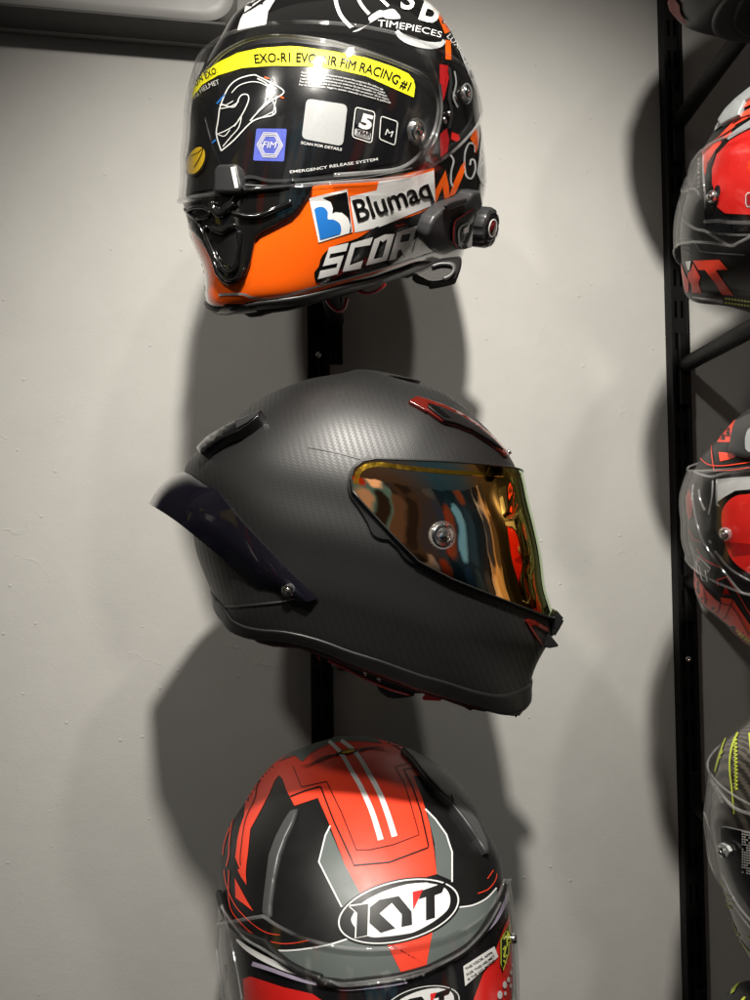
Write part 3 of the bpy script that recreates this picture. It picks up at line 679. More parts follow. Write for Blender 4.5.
# ================================================================== helmet in the middle (pure side view, matt carbon)
def mid_xz(px, pose, Y):
    out = []
    for x, y in px:
        p = at(x, y, Y); l = (np.array(p)-np.array(pose[3:6]))@rotm(*pose[:3]); out.append((l[0], l[2]))
    return out
def make_carbon_helmet():
    pose = (0, R(14), 0, at(357, 540, .6).x, .6, at(357, 540, .6).z)
    front = [(352, 371.5), (391, 373.2), (412.3, 378.8), (440, 389.9), (462.7, 405.9), (484, 425), (499, 442), (511.7, 460.3), (517, 470), (522, 490), (529, 520), (538, 560), (546, 598), (551, 615), (553.5, 628), (548, 645), (536, 676), (525, 703), (518, 718)]
    back = [(352, 371.5), (339.7, 372.8), (304.5, 380), (280, 389), (255, 402), (233.2, 417), (205, 442), (185, 467), (183.5, 480), (187, 505), (192.3, 538.4), (196.5, 555.5), (204, 576.8), (214.7, 602.4), (221, 619), (232, 630)]
    fx, bx = mid_xz(front, pose, .6), mid_xz(back, pose, .6)
    def inter(tab, z):
        t = sorted((b, a) for a, b in tab); return float(np.interp(z, [q[0] for q in t], [q[1] for q in t]))
    zt = max(b for a, b in fx+bx)-.0005
    rl = mid_xz([(222, 622), (231.7, 630.1), (246.7, 638.7), (261.6, 643.4), (300, 647.2), (322.7, 652.3), (354.7, 666.1), (386.7, 678.9), (416.5, 690.7), (454, 700.3), (471, 704), (501, 712), (518, 716)], pose, .51)
    rl = sorted(rl); rx = [a for a, b in rl]; zb = min(b for a, b in rl)-.002; rz = [b+.002-zb for a, b in rl]
    T = []
    wt = [(-.14, .090), (-.128, .096), (-.11, .104), (-.08, .113), (-.04, .121), (0, .126), (.04, .124), (.07, .117), (.1, .1), (.12, .078), (.135, .045), (.15, .0)]
    zs = [zb, zb+.006, zb+.014, zb+.026, zb+.04, zb+.053 if zb+.053 < -.028 else -.03, -.02, 0, .02, .04, .06, .078, .094, .108, .119, .127, .1335, zt-.0012]
    sc = zt/.141
    rimf = lambda x: np.interp(x, rx, rz)
    rf, rb = float(rimf(.13)), float(rimf(-.11)); nz = len(zs)
    for i, z in enumerate(zs):
        k = (1-i/nz)**3; zz = min(z, zt-.0008); w = float(np.interp(zz/sc, [a for a, b in wt], [b for a, b in wt]))
        u = zz/zt
        if u > .3: w = .1245*math.sqrt(max(0, 1-((u-.12)/.88)**2.3))
        T.append((zz, inter(fx, zz+rf*k), inter(bx, zz+rb*k), w))
    xt = (T[-1][1]+T[-1][2])/2; T.append((zt, xt, xt, 0))
    h = Helm(T, pose, (1, 1, 1), rimf, 2.2, 2.05, xc=-.02, per=5,
             sil=front[1:]+back[1:]+[(268, 641), (300, 645), (340, 658), (387, 677), (430, 694), (480, 709)], silc=(360, 545))
    root = empty('motorcycle_helmet', tuple(h.wor_of((0, 0, -.13))), 'matt carbon full-face helmet seen side-on with an amber mirrored visor and rear spoiler', 'helmet', 'full-face helmets on the wall rack')
    shell_obj(h, root, M['carbon'], rim_h=.0085, rim_out=.0014)
    a = zc(140, 360, 4.6875); b = zc(140, 500, 4.6875); c = zc(280, 360, 4.6875); d = zc(420, 360, 4.6875); e = zc(280, 500, 4.6875); f = zc(420, 500, 4.6875); g = zc(280, 600, 4.6875); k = zc(420, 600, 4.6875)
    def slab(name, px, y0, y1, m, par, bev=.0015, lb=None):
        P = []
        for x, y in px:
            dd = ray(x, y); nrm = Vector(h.Rm[:, 1]); bs = Vector(h.loc)+nrm*y0; P.append(h.loc_of(dd*(bs.dot(nrm)/dd.dot(nrm))))
        bm = bmesh.new(); v0 = [bm.verts.new((p.x, y0, p.z)) for p in P]; v1 = [bm.verts.new((p.x, y1, p.z)) for p in P]; n = len(P)
        bm.faces.new(v0); bm.faces.new(v1[::-1])
        for i in range(n): bm.faces.new((v0[i], v0[(i+1) % n], v1[(i+1) % n], v1[i]))
        bmesh.ops.recalc_face_normals(bm, faces=list(bm.faces))
        if bev: bmesh.ops.bevel(bm, geom=list(bm.edges), offset=bev, segments=2, affect='EDGES')
        for v in bm.verts: v.co = h.wor_of(v.co)
        V, Fc = bm_data(bm); o = emit(name, V, Fc, m, par, True, lb); o.data.set_sharp_from_angle(angle=R(35)); return o
    def on_plane(px, y0):
        out = []
        for x, y in cat2(px, 5):
            dd = ray(x, y); nrm = Vector(h.Rm[:, 1]); bs = Vector(h.loc)+nrm*y0; out.append(dd*(bs.dot(nrm)/dd.dot(nrm)))
        return out
    # soft crease running back from the visor, and the reflected belt line below
    vp = [(376, 459), (363.2, 461.3), (354, 468), (351, 478), (352.5, 491), (361, 501), (380, 521.5), (396.3, 539), (418.7, 561.5), (452, 579), (473.3, 587.5), (505.3, 600.3), (539.5, 613), (556, 619), (554.5, 608), (545.9, 564), (536.3, 523.5), (527, 480), (522.4, 471), (505, 469.5), (440, 466)]
    vo, loop = visor(h, 'visor', vp, .0042, M['mirror'], root, .003, fwd=(13, 14, 15, 16, 17, 18))
    # black gasket round the visor, and the turned bead of the shield itself
    emit('visor_gasket', *tube(loop, .0008, 8, closed=True), M['rubber'], root)
    nxt = lambda P, o=0: P
    lay(h, 'visor_surround', fill(cat2([(372, 457), (359, 461), (350, 470), (347.5, 482), (350, 495), (357, 505), (367, 521), (373, 534), (383, 539), (399, 541.5), (420, 563), (405, 558)] + [(380, 520), (362, 495)], 3, True)), M['mblack'], root, .0022, .0022, half=-1)
    lay(h, 'brow_edge', strip([c(130, 410), c(270, 435), c(400, 470), (376, 462)], lambda t: .6+1.4*t), M['mblack'], root, .0004, half=-1)
    # gold bead along the top of the shield
    lay(h, 'visor_bead', strip([(356, 484), (358, 473), (366, 466.5), (380, 464.5), (410, 468), (450, 472), (490, 474), (521, 475)], lambda t: 5.5-2.*t), mat('gold_bead', (.95, .5, .05), .12, metal=1, var=.3, vscale=160), vo, .0047, .0006, half=-1, step=4)
    pin(h, 442.5, 535.5, .0085, .0044, vo)
    # central forehead vent: red rimmed blade, both sides
    vt = [c(610, 190), c(640, 170), d(0, 172), d(110, 208), d(190, 245), d(270, 295), d(350, 360), d(410, 425), d(420, 443), d(400, 440), d(340, 385), d(260, 335), d(180, 302), d(105, 280), d(40, 235), c(690, 235)]
    fv = lay(h, 'forehead_vent', fill(vt), M['redglass'], root, .0030, .003, step=5, half=-1, bevel=.0008)
    blade = [d(40, 215), d(60, 208), d(100, 218), d(190, 256), d(270, 306), d(345, 368), d(390, 415), d(340, 378), d(250, 322), d(170, 290), d(120, 278)]
    lay(h, 'vent_blade', fill(blade), M['mblack'], fv, .0045, .0024, step=5, half=-1, bevel=.0006)
    lay(h, 'vent_opening', fill([d(38, 200), d(75, 212), d(145, 270), d(110, 262), d(60, 225)]), M['black'], fv, .0050, .001, step=5, half=-1)
    emit('vent_screw', *lathe([(.002, -.002), (.002, .0015), (.0008, .002)], h.cast(508.5, 452.5, .002)[0], h.cast(508.5, 452.5)[1], 12), M['chrome'], fv)
    # rear extractor on the crown: black with a thin red seam
    rv = [a(267, 405), a(310, 360), a(380, 318), a(445, 282), a(500, 262), a(560, 236), a(540, 268), a(500, 300), a(455, 330), a(390, 355), a(340, 385), a(305, 412), a(285, 432)]
    rr = lay(h, 'rear_vent', fill(rv), M['black'], root, .0085, .0095, step=5, half=-1, bevel=.0012)
    lay(h, 'vent_lid', fill([a(447, 285), a(500, 262), a(560, 236), a(540, 262), a(500, 292), a(452, 318)]), M['dgrey'], rr, .0095, .001, step=4, half=-1)
    emit('red_seam', *tube_on(h, [a(565, 240), a(530, 270), a(460, 332), a(390, 361), a(340, 391), a(300, 418)], .0009, .0016), M['dred'], rr)
    # spoiler: a horseshoe blade that stands off the tail
    top = [(318, 598.5), (298, 580), (280, 561.9), (261.6, 542.7), (240.3, 520), (224.3, 500.5), (214.7, 490), (199.7, 481.6), (188, 473), (184, 469.8)]
    bot = [(296, 600.5), (288, 600), (279, 592), (263.7, 587.5), (253, 585.3), (221, 557.6), (185.9, 528.8), (170, 517), (156, 508), (148.8, 503.5)]
    n = 40; tp = np.array(cat2(top, 6)); bp = np.array(cat2(bot, 6)); q = len(tp)
    def pt(x, y, yy):
        dd = ray(x, y); nrm = Vector(h.Rm[:, 1]); base = Vector(h.loc)+nrm*yy; return h.loc_of(dd*(base.dot(nrm)/dd.dot(nrm)))
    yt = np.array([min(h.loc_of(h.cast(x, y, .0012)[0]).y, 0) for x, y in tp]); yb = np.array([min(h.loc_of(h.cast(x, y, .0016)[0]).y, 0) for x, y in bp])
    tt = np.linspace(0, 1, q); fade = 1-np.clip((tt-.86)/.14, 0, 1)**2.
    yt = yt*fade; yb = np.minimum(np.minimum(yb, yt*.98)*fade, -.072*np.clip((1-tt)/.10, 0, 1)**.5*np.clip((tt-.3)/.3, 0, 1))
    for _ in range(5): yt[1:-1] = (yt[:-2]+2*yt[1:-1]+yt[2:])/4; yb[1:-1] = (yb[:-2]+2*yb[1:-1]+yb[2:])/4
    Vt = [[pt(tp[i][0], tp[i][1], yt[i]) for i in range(q)], [pt(bp[i][0], bp[i][1], yb[i]) for i in range(q)]]
    for row in Vt: row[-1].y = 0
    tops, bots = Vt; full_t = tops+[Vector((p.x, -p.y, p.z)) for p in tops[-2::-1]]; full_b = bots+[Vector((p.x, -p.y, p.z)) for p in bots[-2::-1]]
    nn = len(full_t); secs = 7; V, Fc = [], []
    for i in range(nn):
        A, B = full_t[i], full_b[i]; out = Vector((0, (A.y+B.y)/2, 0)); dirv = (B-A)
        tang = full_t[min(i+1, nn-1)]-full_t[max(i-1, 0)]; nrm = dirv.cross(tang).normalized()
        if nrm.dot(Vector((A.x+.05, A.y, A.z-.0))) < 0: nrm = -nrm
        ring = []
        for j in range(secs):
            t = j/(secs-1); bulge = .004*math.sin(math.pi*t); ring.append(A.lerp(B, t)+nrm*bulge)
        Cw = h.near(h.wor_of(B), -.003)[0]; Cp = h.loc_of(Cw); Aw = h.loc_of(h.near(h.wor_of(A), -.003)[0])
        for j in range(1, secs): ring.append(B.lerp(Cp, j/(secs-1)))
        ring.append(Aw)
        V += [h.wor_of(p) for p in ring]
    kk = 2*secs
    for i in range(nn-1):
        for j in range(kk): Fc.append([i*kk+j, i*kk+(j+1) % kk, (i+1)*kk+(j+1) % kk, (i+1)*kk+j])
    Fc += [list(range(kk))[::-1], [(nn-1)*kk+j for j in range(kk)]]
    sp = emit('spoiler', V, Fc, M['smoke'], root); sp.data.set_sharp_from_angle(angle=R(50))
    pin(h, 288.7, 589.8, .0042, .0035, sp, 'chrome', 'spoiler_screw')
    # raised edge under the spoiler foot
    emit('belt_ridge', *tube_on(h, [b(400, 500), b(440, 502), b(560, 490), b(670, 478), e(60, 472), e(180, 470)], [.0012]*31, -.0004), M['carbon'], root)
    # gap line between shell and spoiler
    # chin: front lip, side winglet with red surround, chin plate
    lip = [f(560, 530), f(625, 545), f(640, 515), f(680, 560), f(665, 592), f(632, 645), f(612, 638), f(622, 600), f(622, 566)]
    cl = slab('chin_lip', lip, -.034, .034, M['mblack'], root)
    for s_ in (-1, 1):
        wg = [f(515, 575), f(600, 618), f(655, 687), f(600, 697), f(575, 680)]
        w = slab('winglet', wg, -.050 if s_ < 0 else .038, -.038 if s_ < 0 else .050, M['mblack'], root, .001)
    lay(h, 'winglet_frame', fill([f(498, 568), f(510, 556), f(530, 562), f(600, 600), f(606, 622), f(540, 585), f(520, 590), f(590, 690), f(583, 698), f(535, 630)]), M['redglass'], root, .0015, .0015, step=4, half=-1)
    ch = [k(435, 487), k(497, 484), k(494, 512), k(463, 552), k(440, 553), k(425, 535), k(425, 510)]
    slab('chin_guard', ch, -.052, .052, M['rubber'], root)
    # the curtain under the chin and the clear red-edged neck strap tab
    slab('chin_curtain', [k(160, 462), k(240, 480), k(400, 505), k(440, 520), k(440, 545), k(380, 535), k(255, 510), k(236, 519), k(215, 508), k(190, 490)], -.06, .06, M['fabric'], root, 0)
    st = [g(215, 255), g(300, 270), g(400, 310), g(520, 362), g(650, 420), g(668, 440), g(610, 440), g(500, 408), g(380, 355), g(300, 315), g(230, 283)]
    sl = slab('neck_strap', st, -.064, -.058, mat('clear_smoke_strap', (.05, .045, .045), .12, coat=1.), root, .0008)
    pth = [g(225, 283), g(300, 317), g(380, 358), g(500, 411), g(610, 443)]
    emit('red_piping', *tube(on_plane(pth, -.0645), .0011, 8), M['dred'], sl)
    emit('red_piping', *tube(on_plane([g(260, 262), g(400, 316), g(520, 370), g(650, 428)], -.0645), .0006, 8), M['dred'], sl)
    for (x, y) in ((400, 343), (465, 370)): emit('snap', *lathe([(.0018, -.001), (.0018, .001), (.001, .0016)], on_plane([g(x, y), g(x+1, y)], -.0645)[0], (0, -1, 0), 12), M['chrome'], sl)
    buck = slab('buckle', [g(450, 395), g(500, 412), g(560, 428), g(640, 448), g(600, 460), g(520, 466), g(480, 445), g(455, 415)], -.055, -.03, M['rubber'], root)
    tg = slab('pull_tab', [g(690, 430), k(25, 425), k(110, 462), k(95, 474), k(15, 470), g(665, 462)], -.0640, -.0625, M['red'], root, .0004)
    slab('red_loop', [g(168, 240), g(178, 243), g(184, 268), g(192, 282), g(186, 285), g(174, 272)], -.06, -.058, M['dred'], root, 0)
    return h
HC = make_carbon_helmet()
bracket(-.03, HC.loc[2]-.105, 'hidden black bracket that carries the matt carbon helmet', .61, .05)
# ================================================================== upper helmet (black, orange and white, covered visor)
def fit_pose(x): return x[:6], x[6:9], shape_T(*x[9:17]), (lambda v: x[9]*v+x[10]*v*v), x[12]
def make_orange_helmet():
    X = [-2.077, 0.4019, -0.1273, -0.0323, 0.633, 0.3269, 1.07, 0.9958, 0.9204, 0.0752, -0.3296, -0.0019, 1.8198, 0.0301, 0.005, 0.0084, -0.0085]
    pose, sc, T, rim, nf = fit_pose(X)
    pts = [(222.8, 30), (234, 12.8), (197, 80), (191, 110), (190, 140), (187, 185), (185, 210), (187, 222.5), (194, 250), (201, 274.5), (203, 290), (206, 303), (216.8, 312.4), (239, 313), (256.7, 310.7), (300, 303.7), (342, 291.7), (380, 282), (411, 273), (432, 268), (450, 268), (461, 262), (466, 245), (480, 210), (485.7, 183), (484, 152), (480, 111), (477, 81.5), (466.7, 57.2), (456, 36.4), (446, 20.8), (432, 5.2)]
    h = Helm(T, pose, sc, rim, max(nf, 2.0), sil=pts, silc=(335, 160))
    root = empty('motorcycle_helmet', tuple(h.wor_of((0, 0, -.13))), 'glossy orange, black and white helmet with a yellow band across its visor film', 'helmet', 'full-face helmets on the wall rack')
    shell_obj(h, root, M['black'], rim_h=.0125, rim_out=.003)
    z1 = zc(170, 0, 6.25); z2 = zc(270, 0, 6.25); z3 = zc(380, 0, 750/130); z4 = zc(170, 100, 6.25); z5 = zc(270, 90, 6.25); z6 = zc(380, 100, 750/130)
    z7 = zc(170, 200, 750/130); z8 = zc(290, 180, 750/130); z9 = zc(380, 190, 750/130)
    m = M; o1, o2, o3, o4 = .0003, .0005, .0007, .0009
    def P(name, poly, mt, off=o1, par=root, **k): return lay(h, name, fill(poly), m[mt] if isinstance(mt, str) else mt, par, off, **k)
    def S(name, path, w, mt, off=o2, par=root, smooth=True, **k): return lay(h, name, strip(path, w, smooth=smooth), m[mt], par, off, **k)
    # --- crown graphics
    P('white_flash', [(254, -22), (288, -22), z1(655, 0), z1(612, 70), z1(600, 152), z1(420, 190), z1(440, 120), z1(465, 75), z1(475, 0)], 'white')
    S('black_streak', [z1(462, 82), z1(520, 45), z1(595, -8)], lambda t: 1+2*t, 'black')
    S('black_streak', [z1(500, 30), z1(560, -10)], 1.4, 'black')
    S('white_arc', [(334, -14), z2(410, 0), z2(430, 70), z2(460, 120), z2(508, 170)], 3.6, 'white')
    S('white_arc', [z2(545, -20), z2(575, 35), z2(620, 88)], 3.2, 'white')
    S('white_arc', [z2(680, -20), z2(740, 38)], 3, 'white')
    P('white_swoosh', cat2([z2(515, 198), z2(560, 178), z2(625, 145), z2(615, 110), z2(680, 65), z3(20, 62), z3(70, 50), z3(100, 72), z3(117, 106), z3(40, 108), z2(700, 105), z2(640, 135), z2(560, 190)], 3, True), 'gwhite')
    lay(h, 'crown_lettering', merge(text2d('TIMEPIECES', [z2(672, 165), z3(60, 158), z3(150, 172), z3(250, 190), z3(352, 218)], lambda u: 6.8-.8*u), text2d('LUXE', [z3(385, 212), z3(420, 250), z3(465, 300)], 5.)), m['white'], root, o3, step=0)
    lay(h, 'crown_letter', text2d('B', [z3(222, 105), z3(325, 140)], 30, .02), m['white'], root, o3, step=4)
    lay(h, 'crown_letter', text2d('S', [z3(120, 50), z3(200, 50)], 22, .02), m['white'], root, o3, step=4)
    S('grey_ring', [z3(95, 178), z3(130, 215), z3(200, 245), z3(290, 262), z3(350, 255), z3(372, 232)], lambda t: 4+3.5*math.sin(math.pi*min(1, t*1.1)), 'gwhite')
    S('orange_stripe', [z3(290, 5), z3(322, 45), z3(355, 105), z3(390, 188)], 5.5, 'orange', smooth=False)
    P('orange_block', [z3(378, 228), z3(408, 236), z3(412, 345), z3(378, 340)], 'orange')
    S('white_edge', [z3(372, 120), z3(410, 160), z3(445, 225), z3(475, 300), z3(520, 410), z3(560, 510)], lambda t: 3.5+2*t, 'gwhite')
    # --- chin graphics
    P('orange_panel', [(180, 203), (189, 228), (201, 240), (210, 257), (215, 273), (222, 281.5), (228, 284), (235, 281.5), (244.5, 273), (249, 261), (251.5, 248), (254, 237), (260, 231), (274, 224), (292, 215), (300, 207), (312.5, 187), (324.7, 182), (380, 178), (434, 168), (436, 205), (440, 255), (410, 263), (380, 272), (342, 284), (300, 297), (264, 305), (242, 308), (222, 306), (211, 304), (204, 297), (194, 275), (180, 230)], 'orange', step=4)
    P('white_panel', [z8(345, 95), z8(500, 60), z8(512, 8), z6(180, 445), z6(312, 405), z6(320, 600), z8(520, 270), z8(415, 295), z8(375, 303)], 'white', o2)
    P('black_letter_ground', cat2([z8(150, 590), z8(140, 535), z8(165, 500), z8(185, 440), z8(245, 385), z8(350, 350), z8(410, 325), z8(495, 272), z8(620, 235), z8(750, 190), z6(320, 602)], 3)+[(436, 200), (446, 171), (482, 150), (492, 175), (480, 240), (440, 257), (400, 263), z8(540, 508), z8(320, 575), z8(200, 603)], 'black', o2, step=4)
    lay(h, 'team_lettering', stroke_text('SCORPION', [z8(160, 570), z8(320, 532), z8(470, 492), z8(600, 458), (431, 247), (505, 222)], lambda u: 28.5-6*u, .27, .62, .10), m['white'], root, o4, step=4)
    lay(h, 'sponsor_lettering', merge_bold(lambda: text2d('Blumaq', [(358.5, 221.6), (372, 217.6), (387, 212.3), (405, 206.2), (420, 201), (432.5, 196.5)], lambda u: 22-2*u, .0, 0, 1.), .42), m['black'], root, o4, step=4)
    P('logo_ground', [z8(110, 105), z8(330, 53), z8(362, 300), z8(165, 362)], 'white', o3)
    lg = P('logo_black', [z8(190, 103), z8(328, 68), z8(345, 180), z8(355, 295), z8(342, 300), z8(350, 260), z8(335, 215), z8(300, 185), z8(262, 182), z8(244, 192), z8(248, 160), z8(235, 125)], 'black', .0009)
    P('logo_blue', cat2([z8(140, 168), z8(165, 155), z8(195, 158), z8(218, 185), z8(218, 225), z8(250, 228), z8(285, 250), z8(296, 285), z8(288, 312)], 3)+[z8(175, 345)], 'blue', .0009)
    P('orange_zigzag', [z6(320, 600), z6(320, 520), z6(378, 405), z6(398, 500), z6(400, 562), z6(372, 570), z6(362, 500)], 'orange', o3)
    P('orange_zigzag', [z6(398, 560), z6(420, 490), z6(465, 385), z6(490, 350), z6(492, 400), z6(470, 460), z6(432, 545)], 'orange', o3)
    P('orange_block', [z6(520, 220), z6(552, 160), z6(570, 200), z6(566, 265), z6(550, 312), z6(545, 265)], 'orange', o3)
    S('white_curl', [z6(405, 315), z6(425, 350), z6(412, 410), z6(410, 470), z6(422, 500)], 1.8, 'gwhite', o3)
    S('white_curl', [z6(548, 300), z6(545, 260), z6(515, 250), z6(492, 300), z6(488, 380), z6(500, 440), z6(530, 450), z6(550, 400), z6(545, 350), z6(525, 345), z6(520, 375)], 1.8, 'gwhite', o3)
    P('white_edge', [z6(560, 420), z6(572, 330), z6(585, 200), z6(580, 130), z6(600, 180), z6(612, 330), z6(615, 480), z6(600, 500), z6(580, 470)], 'gwhite', o3)
    S('silver_pinstripe', [z7(280, 548), z7(415, 543), z7(470, 562), z7(560, 574), z7(650, 560), z7(750, 527), z8(200, 605), z8(420, 545), z8(600, 492), z8(745, 445), (436, 252)], lambda t: 2.4-1.2*t, 'silver', o3)
    # --- moulded chin vent
    cv = [(183, 204), (188, 222), (191, 229), (201, 240), (210, 257), (215, 273), (222, 281), (228, 283.5), (235, 281), (244, 273), (248.5, 261), (251, 248), (253.5, 237), (260, 230.5), (274, 223.5), (291.5, 214.5), (299.5, 206.5), (312, 187), (290, 187), (262, 190), (238, 193), (210, 197)]
    ven = P('chin_vent', cv, 'black', .0035, step=4, thick=.0035, bevel=.0012)
    vb = lambda pth, r, off=.0045: tube_on(h, pth, r, off)
    emit('vent_ridge', *join(
        vb([z7(300, 395), z7(335, 420), z7(378, 395), z7(388, 330), z7(400, 240), z7(395, 180)], .0016),
        vb([z7(300, 395), z7(262, 330), z7(225, 250), z7(205, 190), z7(215, 150)], .0018),
        vb([z4(300, 722), z4(340, 680), z4(400, 620), z4(440, 572), z4(560, 560), z4(700, 545), z5(150, 570)], .0024),
        vb([z7(240, 160), z7(300, 185), z7(345, 158), z7(380, 150)], .0022),
        vb([z7(360, 75), z7(440, 95), z7(520, 92), z7(610, 55), z7(700, 15)], .002),
        vb([z7(85, 55), z7(110, 80), z7(150, 115), z7(185, 180), z7(215, 250), z7(250, 345), z7(285, 420), z7(330, 462), z7(385, 450), z7(430, 395)], .0012),
        vb([z7(100, 65), z7(140, 45), z7(200, 45), z7(230, 75), z7(215, 95), z7(160, 110)], .0014),
        vb([z7(245, 20), z7(258, 60), z7(290, 85), z7(340, 50), z7(375, 20)], .003)), m['black'], ven)
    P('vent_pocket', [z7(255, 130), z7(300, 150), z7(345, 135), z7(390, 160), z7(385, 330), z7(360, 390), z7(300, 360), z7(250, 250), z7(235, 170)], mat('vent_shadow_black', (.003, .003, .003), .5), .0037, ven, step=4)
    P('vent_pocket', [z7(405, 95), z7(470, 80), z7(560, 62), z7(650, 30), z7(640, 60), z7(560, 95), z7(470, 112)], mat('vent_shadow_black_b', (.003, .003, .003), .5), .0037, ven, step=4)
    P('rim_scoop', [z7(270, 655), z7(320, 600), z7(405, 598), z7(505, 645), z7(400, 660)], 'black', .0048, ven, step=4)
    # --- dark eye port, printed protective film and its markings
    P('eye_port', [(189, 95), (202, 66), (222.8, 47), (246.8, 38), (272.4, 34), (302, 35), (334, 40), (366, 49), (390, 57), (412, 66), (440, 78), (452, 95), (452, 120), (445, 140), (430, 160), (411, 170), (380, 174), (334, 176), (270, 181), (238, 185), (200, 190), (184, 192), (182, 140)], mat('eye_port_black', (.006, .006, .006), .35), .0006, half=1, step=4)
    fl = P('printed_film', [(190, 92), (202, 69), (218, 58), (237, 49.5), (260, 44), (290, 42), (334, 47), (366, 53), (397, 64), (411, 72), (418, 85), (419, 120), (408, 150), (398, 162), (377, 166), (334, 172), (290, 178), (262, 180), (222, 176), (214, 150), (212, 120), (205, 100)], 'film', .0012, step=4)
    yb = [(189, 104), (189, 102), z1(150, 540), z1(200, 460), z1(300, 390), z1(420, 330), z1(560, 300), (290, 45.9), z2(200, 292), z2(400, 320), z2(600, 360), z2(750, 410), z3(100, 395), z3(165, 425), z3(195, 460), z3(203, 500), z3(195, 562), z3(100, 520), (380, 82.3), z2(600, 475), z2(400, 430), z2(200, 412), z2(0, 410), z1(640, 410), z1(450, 425), z1(300, 470), z1(200, 530), z1(150, 600)]
    P('yellow_band', yb, 'yellow', .0015, fl, step=4)
    lay(h, 'band_lettering', merge_bold(lambda: text2d('EXO-R1 EVO AIR FIM RACING #1', [z1(532, 396), z2(0, 388), z2(200, 387), z2(400, 410), z2(600, 455), z2(750, 505), z3(100, 495), z3(163, 524)], 9.), .22), m['black'], fl, .0018, step=0)
    lay(h, 'band_lettering', text2d('SCORPION EXO.', [(184, 104), (190, 94), (200, 82), z1(300, 452)], 6.2, .01, .25), m['black'], fl, .0018, step=0)
    tiny = ['For your safety, read this manual and remove the protection film before use', 'Pour votre securite, retirer le manuel et enlever le film de protection avant', 'Lesen Sie die Gebrauchsanweisung und entfernen Sie den Schutzfilm vor Gebrauch', 'Por su seguridad, lea el manual y retire el film protector de la visera', 'Per la tua sicurezza, leggere questo manuale e rimuovere la pellicola']
    bl = []
    for i, tx in enumerate(tiny):
        y = 19*i; bl.append(text2d(tx, [z2(197-4*i, 458+y), z2(400, 480+y*1.0), z2(600, 525+y*1.04), z2(705+12*i, 565+y*1.08)], 1.9, .005))
    lay(h, 'small_print', merge(*bl), m['white'], fl, .0018, step=0)
    lay(h, 'side_print', text2d('RACING HELMET', [(186, 112), (195, 98.5), (207, 89), z1(312, 522)], 4.6, 0, .1), m['white'], fl, .0018, step=0)
    # white square panel, badges
    def rrect(c, r=.14, n=5):
        c = [np.array(p, float) for p in c]; out = []
        for i in range(4):
            p, a, b = c[i], c[i-1], c[(i+1) % 4]; s, e = p+(a-p)*r, p+(b-p)*r
            for j in range(n+1): t = j/n; out.append(tuple(s*(1-t)**2+2*p*t*(1-t)+e*t*t))
        return out
    P('white_square', rrect([z5(228, 52), z5(485, 92), z5(455, 352), z5(197, 303)]), 'gwhite', .0015, fl, step=4)
    lay(h, 'square_caption', text2d('SCAN FOR DETAILS', [z5(192, 336), z5(320, 358), z5(448, 380)], 2.6, .02), m['white'], fl, .0018, step=0)
    q5 = rrect([z5(535, 106), z5(657, 138), z5(636, 332), z5(513, 292)])
    S('badge_outline', q5+[q5[0], q5[1]], 1.0, 'white', .0018, fl, smooth=False)
    P('badge_plate', rrect([z5(545, 118), z5(646, 145), z5(634, 245), z5(533, 215)]), 'dgrey', .0017, fl)
    P('badge_plate', rrect([z5(532, 238), z5(632, 268), z5(627, 315), z5(524, 282)], .2), 'gwhite', .0017, fl)
    lay(h, 'badge_figure', merge(text2d('5', [z5(552, 228), z5(628, 250)], 13.5, .05)), m['white'], fl, .0020, step=0)
    lay(h, 'badge_text', merge(text2d('YEAR', [z5(537, 264), z5(628, 290)], 3.4, .03), text2d('WARRANTY', [z5(535, 280), z5(625, 306)], 1.8, .01)), m['black'], fl, .0020, step=0)
    qm = rrect([z6(6, 92), z6(103, 125), z6(86, 262), z6(-4, 224)])
    S('badge_outline', qm+[qm[0], qm[1]], 1.0, 'white', .0018, fl, smooth=False)
    lay(h, 'badge_figure', text2d('M', [z6(28, 200), z6(66, 214)], 6.2), m['white'], fl, .0020, step=0)
    P('foil_badge', rrect([z4(540, 178), z4(730, 180), z4(712, 384), z4(519, 378)], .06), 'holo', .0015, fl)
    cx_, cy_ = z4(624, 281); hx = lambda r: [(cx_+r*.92*math.cos(math.pi/3*i+.03), cy_+r*math.sin(math.pi/3*i+.03)) for i in range(7)]
    for r_ in (14, 12.2, 10.4): S('foil_hexagon', hx(r_), .8, 'white', .0018, fl, smooth=False)
    lay(h, 'foil_lettering', text2d('FIM', [z4(577, 298), z4(668, 300)], 6.4, 0, .25), m['white'], fl, .0020, step=0)
    S('foil_hexagon', [z4(568, 282), z4(585, 282)], .8, 'white', .0018, fl, smooth=False)
    # line drawing of a helmet
    dr = [([(310, 680), (330, 620), (370, 540), (430, 492), (520, 468), (560, 482), (620, 512), (712, 572), (640, 625), (600, 655), (545, 705), (500, 755)], 1.2), ([(385, 580), (430, 535), (500, 512), (560, 516), (620, 545)], .9), ([(545, 490), (600, 520), (610, 555), (600, 620), (590, 650), (545, 700)], 1.3), ([(320, 650), (400, 668), (440, 600), (480, 590), (492, 620), (470, 680), (430, 750), (400, 790)], 1.1), ([(668, 600), (655, 660), (640, 720)], .9)]
    for pth, w in dr: S('line_drawing', [z1(*p) for p in pth], w, 'white', .0018, fl)
